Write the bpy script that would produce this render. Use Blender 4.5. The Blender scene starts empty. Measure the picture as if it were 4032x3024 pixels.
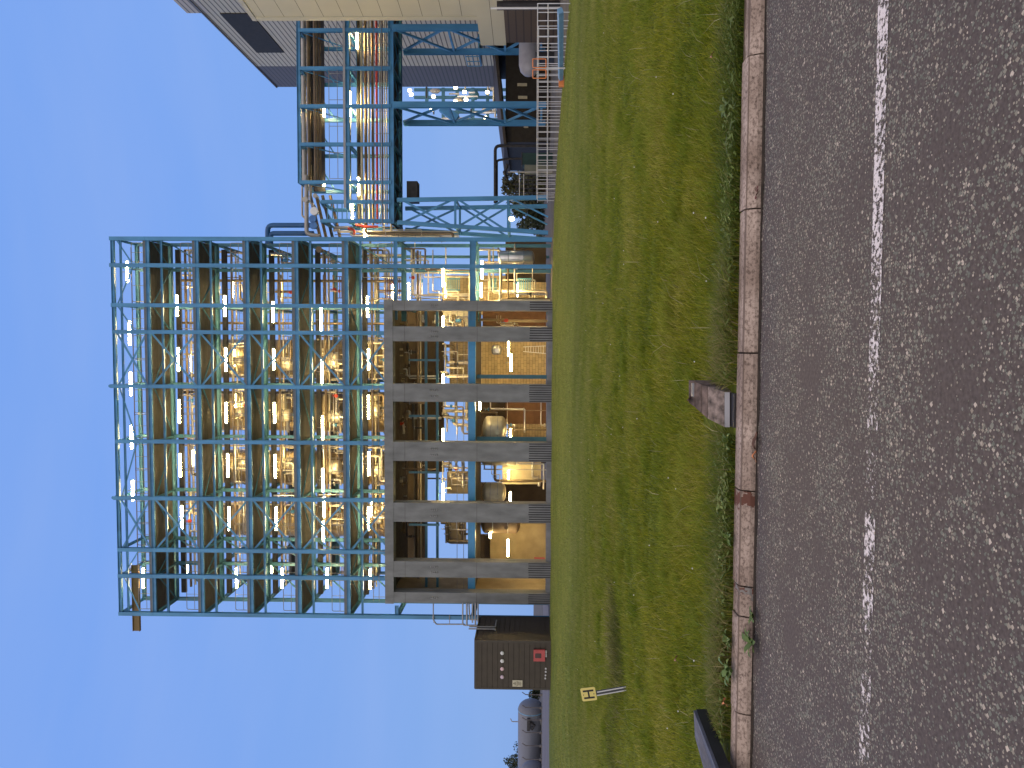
import bpy, math, random
import numpy as np
from mathutils import Vector, Matrix
random.seed(7)
RNG = np.random.default_rng(11)
C = bpy.context.scene.collection
S = bpy.context.scene
PI = math.pi

# ------------------------------------------------------------------ camera
# The photograph is stored on its side: the camera is rolled by a quarter turn.
F = 2900.0                 # focal length in photograph pixels (4032 wide)
H = 1.40                   # eye height
YAW = math.atan(150 / F)   # camera looks a little left of the depth axis
PITCH = math.radians(1.05)
ROLL = math.radians(0.35)
SHIFT = 36.0               # lens shift in photograph pixels
fw = Vector((-math.sin(YAW) * math.cos(PITCH), math.cos(YAW) * math.cos(PITCH), math.sin(PITCH)))
rt0 = Vector((math.cos(YAW), math.sin(YAW), 0))
up0 = rt0.cross(fw)
up = (up0 * math.cos(ROLL) - rt0 * math.sin(ROLL))
rt = (rt0 * math.cos(ROLL) + up0 * math.sin(ROLL))
cam_d = bpy.data.cameras.new('camera'); cam = bpy.data.objects.new('camera', cam_d); C.objects.link(cam)
m = Matrix.Identity(4)
for i in range(3):
    m[i][0] = -up[i]; m[i][1] = rt[i]; m[i][2] = -fw[i]; m[i][3] = (0, 0, H)[i]
cam.matrix_world = m
cam_d.sensor_width = 36; cam_d.lens = 36 * F / 4032
cam_d.shift_x = -SHIFT / 4032
cam_d.clip_start = 0.05; cam_d.clip_end = 6000
S.camera = cam

def ray(sx, sy):
    u = 1512 - sy; v = 2016 - sx + SHIFT
    return fw * F + rt * u + up * v
def P(sx, sy, Y):            # point on the vertical plane y = Y seen at photograph pixel (sx, sy)
    d = ray(sx, sy); t = Y / d.y
    return Vector((d.x * t, Y, H + d.z * t))
def G(sx, sy, z=0.0):        # point on the horizontal plane z seen at that pixel
    d = ray(sx, sy); t = (z - H) / d.z
    return Vector((d.x * t, d.y * t, z))

# ------------------------------------------------------------------ world and sun
W = bpy.data.worlds.new('World'); S.world = W; W.use_nodes = True
nt = W.node_tree; nt.nodes.clear()
out = nt.nodes.new('ShaderNodeOutputWorld'); bg = nt.nodes.new('ShaderNodeBackground')
SUN_EL = math.radians(14); SUN_AZ = math.radians(205)
sky = nt.nodes.new('ShaderNodeTexSky'); sky.sky_type = 'NISHITA'; sky.sun_disc = False
sky.sun_elevation = SUN_EL; sky.sun_rotation = SUN_AZ
tc = nt.nodes.new('ShaderNodeTexCoord'); sep = nt.nodes.new('ShaderNodeSeparateXYZ')
nt.links.new(tc.outputs['Generated'], sep.inputs[0])
def wmath(op, a, b=None, clamp=False):
    n = nt.nodes.new('ShaderNodeMath'); n.operation = op; n.use_clamp = clamp
    for i, q in enumerate((a, b)):
        if q is None: continue
        if isinstance(q, (int, float)): n.inputs[i].default_value = q
        else: nt.links.new(q, n.inputs[i])
    return n.outputs[0]
def wmix(f, a, b):
    n = nt.nodes.new('ShaderNodeMix'); n.data_type = 'RGBA'
    nt.links.new(f, n.inputs[0])
    for i, q in ((6, a), (7, b)):
        if isinstance(q, tuple): n.inputs[i].default_value = (*q, 1)
        else: nt.links.new(q, n.inputs[i])
    return n.outputs[2]
# dusk sky: clear blue in the north-east, pale warm light for the ground added out of view behind and overhead
low = wmix(wmath('MULTIPLY', sep.outputs[2], 2.2, True), (0.225, 0.395, 0.78), (0.195, 0.375, 0.86))
cl = nt.nodes.new('ShaderNodeTexNoise'); cl.inputs['Scale'].default_value = 1.6; cl.inputs['Detail'].default_value = 5
mp = nt.nodes.new('ShaderNodeMapping'); mp.inputs['Scale'].default_value = (1, 1, 6)
nt.links.new(tc.outputs['Generated'], mp.inputs[0]); nt.links.new(mp.outputs[0], cl.inputs[0])
cf = wmath('MULTIPLY', wmath('SUBTRACT', cl.outputs['Fac'], 0.47, True), 1.5, True)
ahead = wmix(cf, low, (0.29, 0.44, 0.84))
behind = wmath('MULTIPLY', wmath('ADD', sep.outputs[1], -0.35), -1.1, True)
zen = wmath('MULTIPLY', wmath('SUBTRACT', sep.outputs[2], 0.66, True), 5.0, True)
fac = wmath('MAXIMUM', behind, zen)
over = wmix(zen, (0.86, 0.80, 0.84), (1.15, 0.96, 0.90))
full = wmix(fac, ahead, over)
addn = nt.nodes.new('ShaderNodeMix'); addn.data_type = 'RGBA'; addn.blend_type = 'ADD'; addn.inputs[0].default_value = 0.006
nt.links.new(full, addn.inputs[6]); nt.links.new(sky.outputs[0], addn.inputs[7])
nt.links.new(addn.outputs[2], bg.inputs['Color']); bg.inputs['Strength'].default_value = 1.0
nt.links.new(bg.outputs[0], out.inputs[0])
sd = bpy.data.lights.new('sun', 'SUN'); sd.energy = 0.4; sd.angle = math.radians(45); sd.color = (1, 0.90, 0.82)
so = bpy.data.objects.new('sun', sd); C.objects.link(so)
sdir = Vector((math.sin(SUN_AZ) * math.cos(SUN_EL), math.cos(SUN_AZ) * math.cos(SUN_EL), math.sin(SUN_EL)))
so.rotation_euler = sdir.to_track_quat('Z', 'Y').to_euler()
S.view_settings.view_transform = 'Standard'; S.view_settings.look = 'None'
S.view_settings.exposure = 0; S.view_settings.gamma = 1
S.cycles.use_denoising = True
S.cycles.sample_clamp_indirect = 4
S.cycles.max_bounces = 6; S.cycles.diffuse_bounces = 3; S.cycles.transparent_max_bounces = 6
S.cycles.use_light_tree = True

# ------------------------------------------------------------------ materials
MAT = {}
def mat(name, col, rough=0.6, metal=0.0, var=0.15, scale=3.0, bump=0.0, bscale=30.0, emit=None, spec=0.4, streak=None):
    if name in MAT: return MAT[name]
    M = bpy.data.materials.new(name); M.use_nodes = True; n = M.node_tree; b = n.nodes['Principled BSDF']
    b.inputs['Roughness'].default_value = rough; b.inputs['Metallic'].default_value = metal
    b.inputs['Specular IOR Level'].default_value = spec
    t = n.nodes.new('ShaderNodeTexCoord'); no = n.nodes.new('ShaderNodeTexNoise')
    no.inputs['Scale'].default_value = scale; no.inputs['Detail'].default_value = 6
    if streak:
        mpn = n.nodes.new('ShaderNodeMapping'); mpn.inputs['Scale'].default_value = streak
        n.links.new(t.outputs['Object'], mpn.inputs[0]); n.links.new(mpn.outputs[0], no.inputs[0])
    else: n.links.new(t.outputs['Object'], no.inputs[0])
    r = n.nodes.new('ShaderNodeValToRGB')
    a = [max(0, c * (1 - var)) for c in col]; z = [min(1, c * (1 + var)) for c in col]
    r.color_ramp.elements[0].color = (*a, 1); r.color_ramp.elements[1].color = (*z, 1)
    r.color_ramp.elements[0].position = 0.3; r.color_ramp.elements[1].position = 0.7
    n.links.new(no.outputs['Fac'], r.inputs[0]); n.links.new(r.outputs[0], b.inputs['Base Color'])
    if bump:
        n2 = n.nodes.new('ShaderNodeTexNoise'); n2.inputs['Scale'].default_value = bscale; n2.inputs['Detail'].default_value = 4
        n.links.new(t.outputs['Object'], n2.inputs[0])
        bp = n.nodes.new('ShaderNodeBump'); bp.inputs['Strength'].default_value = bump; bp.inputs['Distance'].default_value = 0.02
        n.links.new(n2.outputs['Fac'], bp.inputs['Height']); n.links.new(bp.outputs[0], b.inputs['Normal'])
    if emit:
        b.inputs['Emission Color'].default_value = (*emit[0], 1); b.inputs['Emission Strength'].default_value = emit[1]
    MAT[name] = M; return M
BLUE = mat('blue steel paint', (0.062, 0.235, 0.45), 0.45, var=0.2, scale=1.6, streak=(1, 1, .3))
BLUE2 = mat('blue pipe paint', (0.02, 0.10, 0.26), 0.4, var=0.1)
GALV = mat('galvanised steel', (0.30, 0.31, 0.33), 0.5, 0.3, var=0.15)
RAIL = mat('handrail galvanised steel', (0.24, 0.235, 0.23), 0.5, 0.2)
RAILW = mat('white fence paint', (0.66, 0.67, 0.70), 0.5, var=0.08)
DECK = mat('deck plate underside', (0.095, 0.092, 0.092), 0.75, var=0.25, scale=1.4, streak=(1, 3, 1))
CONC = mat('concrete', (0.190, 0.202, 0.212), 0.85, var=0.24, scale=2.0, bump=0.35, bscale=14, streak=(1, 1, .35))
CONCI = mat('lamplit tan concrete', (0.36, 0.30, 0.20), 0.85, var=0.18, scale=1.2, bump=0.25, bscale=10)  # tan cast of warm lamplight put into the concrete colour
RUBBER = mat('black rubber', (0.03, 0.032, 0.036), 0.55, var=0.3, scale=6)
LAG = mat('aluminium lagging', (0.60, 0.55, 0.42), 0.35, 0.35, var=0.12, scale=2)
LAGD = mat('brown weathered lagging', (0.20, 0.155, 0.095), 0.45, 0.45, var=0.3, scale=1.0, streak=(1, 1, .4))
STEELP = mat('stainless steel', (0.55, 0.54, 0.52), 0.28, 0.9, var=0.1)
PIPEB = mat('brown pipe', (0.20, 0.15, 0.10), 0.5, 0.3, var=0.2)
PIPER = mat('red pipe paint', (0.42, 0.045, 0.03), 0.45, var=0.1)
PIPEG = mat('pale grey pipe', (0.36, 0.35, 0.33), 0.45, 0.3, var=0.12)
DARKM = mat('dark metal', (0.035, 0.035, 0.04), 0.6, var=0.3)
CREAM = mat('cream cladding', (0.50, 0.475, 0.36), 0.55, var=0.04, scale=0.6)
CREAMJ = mat('cladding joint', (0.07, 0.07, 0.06), 0.7)
BRICK = mat('lamplit ochre blockwork', (0.38, 0.31, 0.19), 0.9, var=0.15, scale=2, bump=0.3)  # ochre of warm lamplight put into the blockwork colour
RED = mat('red box paint', (0.45, 0.08, 0.085), 0.5, var=0.1)
WHITEP = mat('white plastic', (0.68, 0.70, 0.72), 0.4, var=0.05)
PINKP = mat('pink plastic', (0.70, 0.50, 0.56), 0.4, var=0.05)
LILAC = mat('lilac plastic', (0.62, 0.50, 0.62), 0.4, var=0.05)
YELLOW = mat('yellow sign plate', (0.78, 0.66, 0.22), 0.4, var=0.04, scale=8)
BLACKP = mat('black plastic', (0.018, 0.018, 0.02), 0.5, var=0.2)
SLATE = mat('dark slate plastic', (0.085, 0.090, 0.115), 0.55, var=0.35, scale=25, streak=(1, .15, 1), bump=0.2)
ORANGE = mat('orange paint', (0.72, 0.24, 0.08), 0.5, var=0.1)
TANKW = mat('pale tank paint', (0.15, 0.165, 0.205), 0.5, var=0.06, scale=.3)
SHEDB = mat('brown shed cladding', (0.056, 0.046, 0.036), 0.6, var=0.12, scale=2)
SHEDT = mat('brown shed trim', (0.060, 0.052, 0.043), 0.6, var=0.1)
SEAM = mat('dark seam', (0.012, 0.010, 0.008), 0.8)
TUBE = mat('lit fluorescent tube', (1, 0.9, 0.7), 0.4, var=0, emit=((1.0, 0.70, 0.28), 190))
TUBE2 = mat('distant lit lamp', (1, 0.9, 0.7), 0.4, var=0, emit=((1.0, 0.78, 0.48), 14))
BLUE_LAMPLIT = mat('blue steel paint lamplit tint', (0.060, 0.185, 0.27), 0.5, var=0.1)  # copy of the blue paint with the cast of warm lamplight in its colour
BARK = mat('bark', (0.06, 0.045, 0.03), 0.9, bump=0.5)
BRONZE = mat('ochre painted beam', (0.16, 0.105, 0.03), 0.5, var=0.15)

def brickify(M, sc=1.0):
    n = M.node_tree; b_ = n.nodes['Principled BSDF']; src = b_.inputs['Base Color'].links[0].from_socket
    t = n.nodes.new('ShaderNodeTexCoord'); mp_ = n.nodes.new('ShaderNodeMapping'); mp_.inputs['Rotation'].default_value = (math.radians(90), 0, 0)
    br_ = n.nodes.new('ShaderNodeTexBrick'); br_.inputs['Scale'].default_value = sc; br_.inputs['Brick Width'].default_value = .45; br_.inputs['Row Height'].default_value = .225; br_.inputs['Mortar Size'].default_value = .014
    br_.inputs['Color1'].default_value = (.85, .85, .85, 1); br_.inputs['Color2'].default_value = (1.1, 1.05, 1, 1); br_.inputs['Mortar'].default_value = (.55, .52, .5, 1)
    n.links.new(t.outputs['Object'], mp_.inputs[0]); n.links.new(mp_.outputs[0], br_.inputs[0])
    mx = n.nodes.new('ShaderNodeMix'); mx.data_type = 'RGBA'; mx.blend_type = 'MULTIPLY'; mx.inputs[0].default_value = 1
    n.links.new(src, mx.inputs[6]); n.links.new(br_.outputs['Color'], mx.inputs[7]); n.links.new(mx.outputs[2], b_.inputs['Base Color'])
brickify(BRICK)
def stripe_mat(name, col, groove, period, width, axis='Z', rough=0.5):
    M = bpy.data.materials.new(name); M.use_nodes = True; n = M.node_tree; b = n.nodes['Principled BSDF']
    b.inputs['Roughness'].default_value = rough
    t = n.nodes.new('ShaderNodeTexCoord'); s = n.nodes.new('ShaderNodeSeparateXYZ'); n.links.new(t.outputs['Object'], s.inputs[0])
    def mm(op, a, v):
        q = n.nodes.new('ShaderNodeMath'); q.operation = op; n.links.new(a, q.inputs[0]); q.inputs[1].default_value = v; return q.outputs[0]
    fr = mm('FRACT', mm('DIVIDE', s.outputs['XYZ'.index(axis)], period), 0)
    g = mm('LESS_THAN', fr, width / period)
    no = n.nodes.new('ShaderNodeTexNoise'); no.inputs['Scale'].default_value = .7; no.inputs['Detail'].default_value = 5
    n.links.new(t.outputs['Object'], no.inputs[0])
    r = n.nodes.new('ShaderNodeValToRGB')
    r.color_ramp.elements[0].color = (*[c * .88 for c in col], 1); r.color_ramp.elements[1].color = (*[c * 1.1 for c in col], 1)
    n.links.new(no.outputs['Fac'], r.inputs[0])
    mx = n.nodes.new('ShaderNodeMix'); mx.data_type = 'RGBA'; n.links.new(g, mx.inputs[0]); n.links.new(r.outputs[0], mx.inputs[6])
    mx.inputs[7].default_value = (*groove, 1); n.links.new(mx.outputs[2], b.inputs['Base Color'])
    MAT[name] = M; return M
CORR = stripe_mat('beige profiled cladding', (0.48, 0.45, 0.345), (0.11, 0.10, 0.08), 0.38, 0.10)
CORRD = stripe_mat('dark grey profiled cladding', (0.105, 0.088, 0.078), (0.040, 0.036, 0.032), 0.38, 0.10)

def ground_mats():
    # grass undersheet
    M = bpy.data.materials.new('grass ground'); M.use_nodes = True; n = M.node_tree; b = n.nodes['Principled BSDF']
    b.inputs['Roughness'].default_value = 0.95; b.inputs['Specular IOR Level'].default_value = 0.1
    t = n.nodes.new('ShaderNodeTexCoord')
    a = n.nodes.new('ShaderNodeTexNoise'); a.inputs['Scale'].default_value = 0.45; a.inputs['Detail'].default_value = 8; n.links.new(t.outputs['Object'], a.inputs[0])
    r = n.nodes.new('ShaderNodeValToRGB'); e = r.color_ramp.elements
    e[0].position = 0.3; e[0].color = (0.105, 0.150, 0.022, 1); e[1].position = 0.72; e[1].color = (0.180, 0.200, 0.034, 1)
    n.links.new(a.outputs['Fac'], r.inputs[0])
    a2 = n.nodes.new('ShaderNodeTexNoise'); a2.inputs['Scale'].default_value = 9; a2.inputs['Detail'].default_value = 8; n.links.new(t.outputs['Object'], a2.inputs[0])
    r2 = n.nodes.new('ShaderNodeValToRGB'); r2.color_ramp.elements[0].position = .35; r2.color_ramp.elements[1].position = .65
    r2.color_ramp.elements[0].color = (.55, .55, .55, 1); r2.color_ramp.elements[1].color = (1.25, 1.25, 1.25, 1)
    n.links.new(a2.outputs['Fac'], r2.inputs[0])
    mx = n.nodes.new('ShaderNodeMix'); mx.data_type = 'RGBA'; mx.blend_type = 'MULTIPLY'; mx.inputs[0].default_value = 1
    n.links.new(r.outputs[0], mx.inputs[6]); n.links.new(r2.outputs[0], mx.inputs[7]); n.links.new(mx.outputs[2], b.inputs['Base Color'])
    MAT['grassground'] = M
    # grass blades
    M = bpy.data.materials.new('grass blades'); M.use_nodes = True; n = M.node_tree; b = n.nodes['Principled BSDF']
    b.inputs['Roughness'].default_value = 0.6; b.inputs['Specular IOR Level'].default_value = 0.15
    at = n.nodes.new('ShaderNodeAttribute'); at.attribute_name = 'tint'
    n.links.new(at.outputs['Color'], b.inputs['Base Color'])
    tr = n.nodes.new('ShaderNodeBsdfTranslucent'); n.links.new(at.outputs['Color'], tr.inputs[0])
    ms = n.nodes.new('ShaderNodeMixShader'); ms.inputs[0].default_value = 0.35
    n.links.new(b.outputs[0], ms.inputs[1]); n.links.new(tr.outputs[0], ms.inputs[2])
    n.links.new(ms.outputs[0], n.nodes['Material Output'].inputs[0])
    MAT['blades'] = M
    # asphalt with chippings
    M = bpy.data.materials.new('asphalt with chippings'); M.use_nodes = True; n = M.node_tree; b = n.nodes['Principled BSDF']
    t = n.nodes.new('ShaderNodeTexCoord')
    def vor(scale, dm='EUCLIDEAN'):
        v = n.nodes.new('ShaderNodeTexVoronoi'); v.distance = dm; v.inputs['Scale'].default_value = scale; v.inputs['Randomness'].default_value = 1
        n.links.new(t.outputs['Object'], v.inputs[0]); return v
    def mm(op, a, v, cl=False):
        q = n.nodes.new('ShaderNodeMath'); q.operation = op; q.use_clamp = cl
        for i, x in enumerate((a, v)):
            if isinstance(x, (int, float)): q.inputs[i].default_value = x
            else: n.links.new(x, q.inputs[i])
        return q.outputs[0]
    pa = n.nodes.new('ShaderNodeTexNoise'); pa.inputs['Scale'].default_value = 2.3; pa.inputs['Detail'].default_value = 5; n.links.new(t.outputs['Object'], pa.inputs[0])
    dens = mm('SUBTRACT', mm('MULTIPLY', pa.outputs['Fac'], 1.7), 0.38)
    mpt = n.nodes.new('ShaderNodeMapping'); mpt.inputs['Scale'].default_value = (.25, 2.2, 1); n.links.new(t.outputs['Object'], mpt.inputs[0])
    trk = n.nodes.new('ShaderNodeTexNoise'); trk.inputs['Scale'].default_value = 1.0; trk.inputs['Detail'].default_value = 3; n.links.new(mpt.outputs[0], trk.inputs[0])
    dens = mm('ADD', dens, mm('MULTIPLY', mm('SUBTRACT', trk.outputs['Fac'], .5), 1.1))
    base = n.nodes.new('ShaderNodeValToRGB')
    nb = n.nodes.new('ShaderNodeTexNoise'); nb.inputs['Scale'].default_value = 60; nb.inputs['Detail'].default_value = 6; n.links.new(t.outputs['Object'], nb.inputs[0])
    base.color_ramp.elements[0].position = .3; base.color_ramp.elements[1].position = .7
    base.color_ramp.elements[0].color = (0.062, 0.050, 0.045, 1); base.color_ramp.elements[1].color = (0.125, 0.102, 0.094, 1)
    n.links.new(nb.outputs['Fac'], base.inputs[0])
    cur = base.outputs[0]; hts = None
    for sc, th, hh in ((50, .55, .0), (88, .38, .0)):
        v = vor(sc, 'MANHATTAN' if sc < 60 else 'EUCLIDEAN'); sp = n.nodes.new('ShaderNodeSeparateColor'); n.links.new(v.outputs['Color'], sp.inputs[0])
        nz = n.nodes.new('ShaderNodeTexNoise'); nz.inputs['Scale'].default_value = sc * 2.2; n.links.new(t.outputs['Object'], nz.inputs[0])
        ins = mm('LESS_THAN', mm('ADD', v.outputs['Distance'], mm('MULTIPLY', mm('SUBTRACT', nz.outputs['Fac'], .5), .35)), th)
        on = mm('MULTIPLY', ins, mm('LESS_THAN', sp.outputs['Red'], dens))
        cr = n.nodes.new('ShaderNodeValToRGB'); el = cr.color_ramp.elements
        el[0].position = 0; el[0].color = (0.14, 0.155, 0.125, 1); el[1].position = 1; el[1].color = (0.62, 0.54, 0.44, 1)
        x = el.new(.55); x.color = (0.22, 0.225, 0.18, 1); x = el.new(.85); x.color = (0.33, 0.29, 0.225, 1)
        n.links.new(sp.outputs['Green'], cr.inputs[0])
        mx = n.nodes.new('ShaderNodeMix'); mx.data_type = 'RGBA'; n.links.new(on, mx.inputs[0]); n.links.new(cur, mx.inputs[6]); n.links.new(cr.outputs[0], mx.inputs[7])
        cur = mx.outputs[2]
        hts = on if hts is None else mm('ADD', hts, on)
    n.links.new(cur, b.inputs['Base Color']); b.inputs['Roughness'].default_value = 0.75; b.inputs['Specular IOR Level'].default_value = 0.35
    hgt = mm('ADD', mm('MULTIPLY', hts, .6), nb.outputs['Fac'])
    bp = n.nodes.new('ShaderNodeBump'); bp.inputs['Strength'].default_value = 0.8; bp.inputs['Distance'].default_value = 0.004
    n.links.new(hgt, bp.inputs['Height']); n.links.new(bp.outputs[0], b.inputs['Normal'])
    MAT['asphalt'] = M
    # worn white line
    M = bpy.data.materials.new('worn white road paint'); M.use_nodes = True; n = M.node_tree; b = n.nodes['Principled BSDF']
    b.inputs['Base Color'].default_value = (0.78, 0.72, 0.70, 1); b.inputs['Roughness'].default_value = 0.7
    t = n.nodes.new('ShaderNodeTexCoord')
    a = n.nodes.new('ShaderNodeTexNoise'); a.inputs['Scale'].default_value = 38; a.inputs['Detail'].default_value = 8; a.inputs['Roughness'].default_value = .75; n.links.new(t.outputs['Object'], a.inputs[0])
    c = n.nodes.new('ShaderNodeTexNoise'); c.inputs['Scale'].default_value = 4; c.inputs['Detail'].default_value = 4; n.links.new(t.outputs['Object'], c.inputs[0])
    wear = n.nodes.new('ShaderNodeAttribute'); wear.attribute_name = 'wear'
    q = mm('ADD', mm('ADD', mm('MULTIPLY', a.outputs['Fac'], 1.5), mm('MULTIPLY', c.outputs['Fac'], 0.45)), wear.outputs['Fac'])
    g = mm('GREATER_THAN', q, 1.08)
    trn = n.nodes.new('ShaderNodeBsdfTransparent'); ms = n.nodes.new('ShaderNodeMixShader')
    n.links.new(g, ms.inputs[0]); n.links.new(trn.outputs[0], ms.inputs[1]); n.links.new(b.outputs[0], ms.inputs[2])
    n.links.new(ms.outputs[0], n.nodes['Material Output'].inputs[0])
    MAT['paint'] = M
    # kerb concrete
    M = bpy.data.materials.new('weathered kerb concrete'); M.use_nodes = True; n = M.node_tree; b = n.nodes['Principled BSDF']
    b.inputs['Roughness'].default_value = 0.9
    t = n.nodes.new('ShaderNodeTexCoord')
    a = n.nodes.new('ShaderNodeTexNoise'); a.inputs['Scale'].default_value = 55; a.inputs['Detail'].default_value = 8; a.inputs['Roughness'].default_value = .7
    mpp = n.nodes.new('ShaderNodeMapping'); mpp.inputs['Scale'].default_value = (.75, 1, 1)
    n.links.new(t.outputs['Object'], mpp.inputs[0]); n.links.new(mpp.outputs[0], a.inputs[0])
    r = n.nodes.new('ShaderNodeValToRGB'); e = r.color_ramp.elements; e[0].position = .34; e[0].color = (0.13, 0.095, 0.078, 1); e[1].position = .54; e[1].color = (0.50, 0.41, 0.355, 1)
    n.links.new(a.outputs['Fac'], r.inputs[0])
    a2 = n.nodes.new('ShaderNodeTexNoise'); a2.inputs['Scale'].default_value = 3.0; a2.inputs['Detail'].default_value = 5; n.links.new(t.outputs['Object'], a2.inputs[0])
    r2 = n.nodes.new('ShaderNodeValToRGB'); r2.color_ramp.elements[0].position = .32; r2.color_ramp.elements[1].position = .7
    r2.color_ramp.elements[0].color = (.55, .50, .46, 1); r2.color_ramp.elements[1].color = (1.1, 1.08, 1.05, 1); n.links.new(a2.outputs['Fac'], r2.inputs[0])
    mx = n.nodes.new('ShaderNodeMix'); mx.data_type = 'RGBA'; mx.blend_type = 'MULTIPLY'; mx.inputs[0].default_value = 1
    n.links.new(r.outputs[0], mx.inputs[6]); n.links.new(r2.outputs[0], mx.inputs[7])
    cur = mx.outputs[2]; sx_ = n.nodes.new('ShaderNodeSeparateXYZ'); n.links.new(t.outputs['Object'], sx_.inputs[0])
    sn = n.nodes.new('ShaderNodeTexNoise'); sn.inputs['Scale'].default_value = 26; sn.inputs['Detail'].default_value = 6; n.links.new(t.outputs['Object'], sn.inputs[0])
    for px_, wd, amp in ((G(2960, 1985, .05).x, .075, 1.0), (G(2960, 2357, .05).x, .030, 1.2), (G(2960, 2365, .05).x, .10, .45)):
        dd = mm('ABSOLUTE', mm('SUBTRACT', sx_.outputs[0], px_), 0)
        k_ = mm('GREATER_THAN', mm('ADD', mm('MULTIPLY', mm('SUBTRACT', 1.0, mm('DIVIDE', dd, wd)), amp * .38), sn.outputs['Fac']), .70)
        mz = n.nodes.new('ShaderNodeMix'); mz.data_type = 'RGBA'; n.links.new(k_, mz.inputs[0]); n.links.new(cur, mz.inputs[6]); mz.inputs[7].default_value = (.13, .055, .038, 1) if amp > .5 else (.22, .205, .19, 1); cur = mz.outputs[2]
    gz_ = mm('MULTIPLY', mm('LESS_THAN', mm('ABSOLUTE', mm('SUBTRACT', sx_.outputs[2], .0835), 0), .0035), mm('GREATER_THAN', a.outputs['Fac'], .43))
    mz = n.nodes.new('ShaderNodeMix'); mz.data_type = 'RGBA'; n.links.new(mm('MULTIPLY', gz_, .75), mz.inputs[0]); n.links.new(cur, mz.inputs[6]); mz.inputs[7].default_value = (.10, .07, .05, 1); cur = mz.outputs[2]
    n.links.new(cur, b.inputs['Base Color'])
    bp = n.nodes.new('ShaderNodeBump'); bp.inputs['Strength'].default_value = 0.6; bp.inputs['Distance'].default_value = 0.006
    n.links.new(a.outputs['Fac'], bp.inputs['Height']); n.links.new(bp.outputs[0], b.inputs['Normal'])
    MAT['kerb'] = M
ground_mats()

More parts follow.
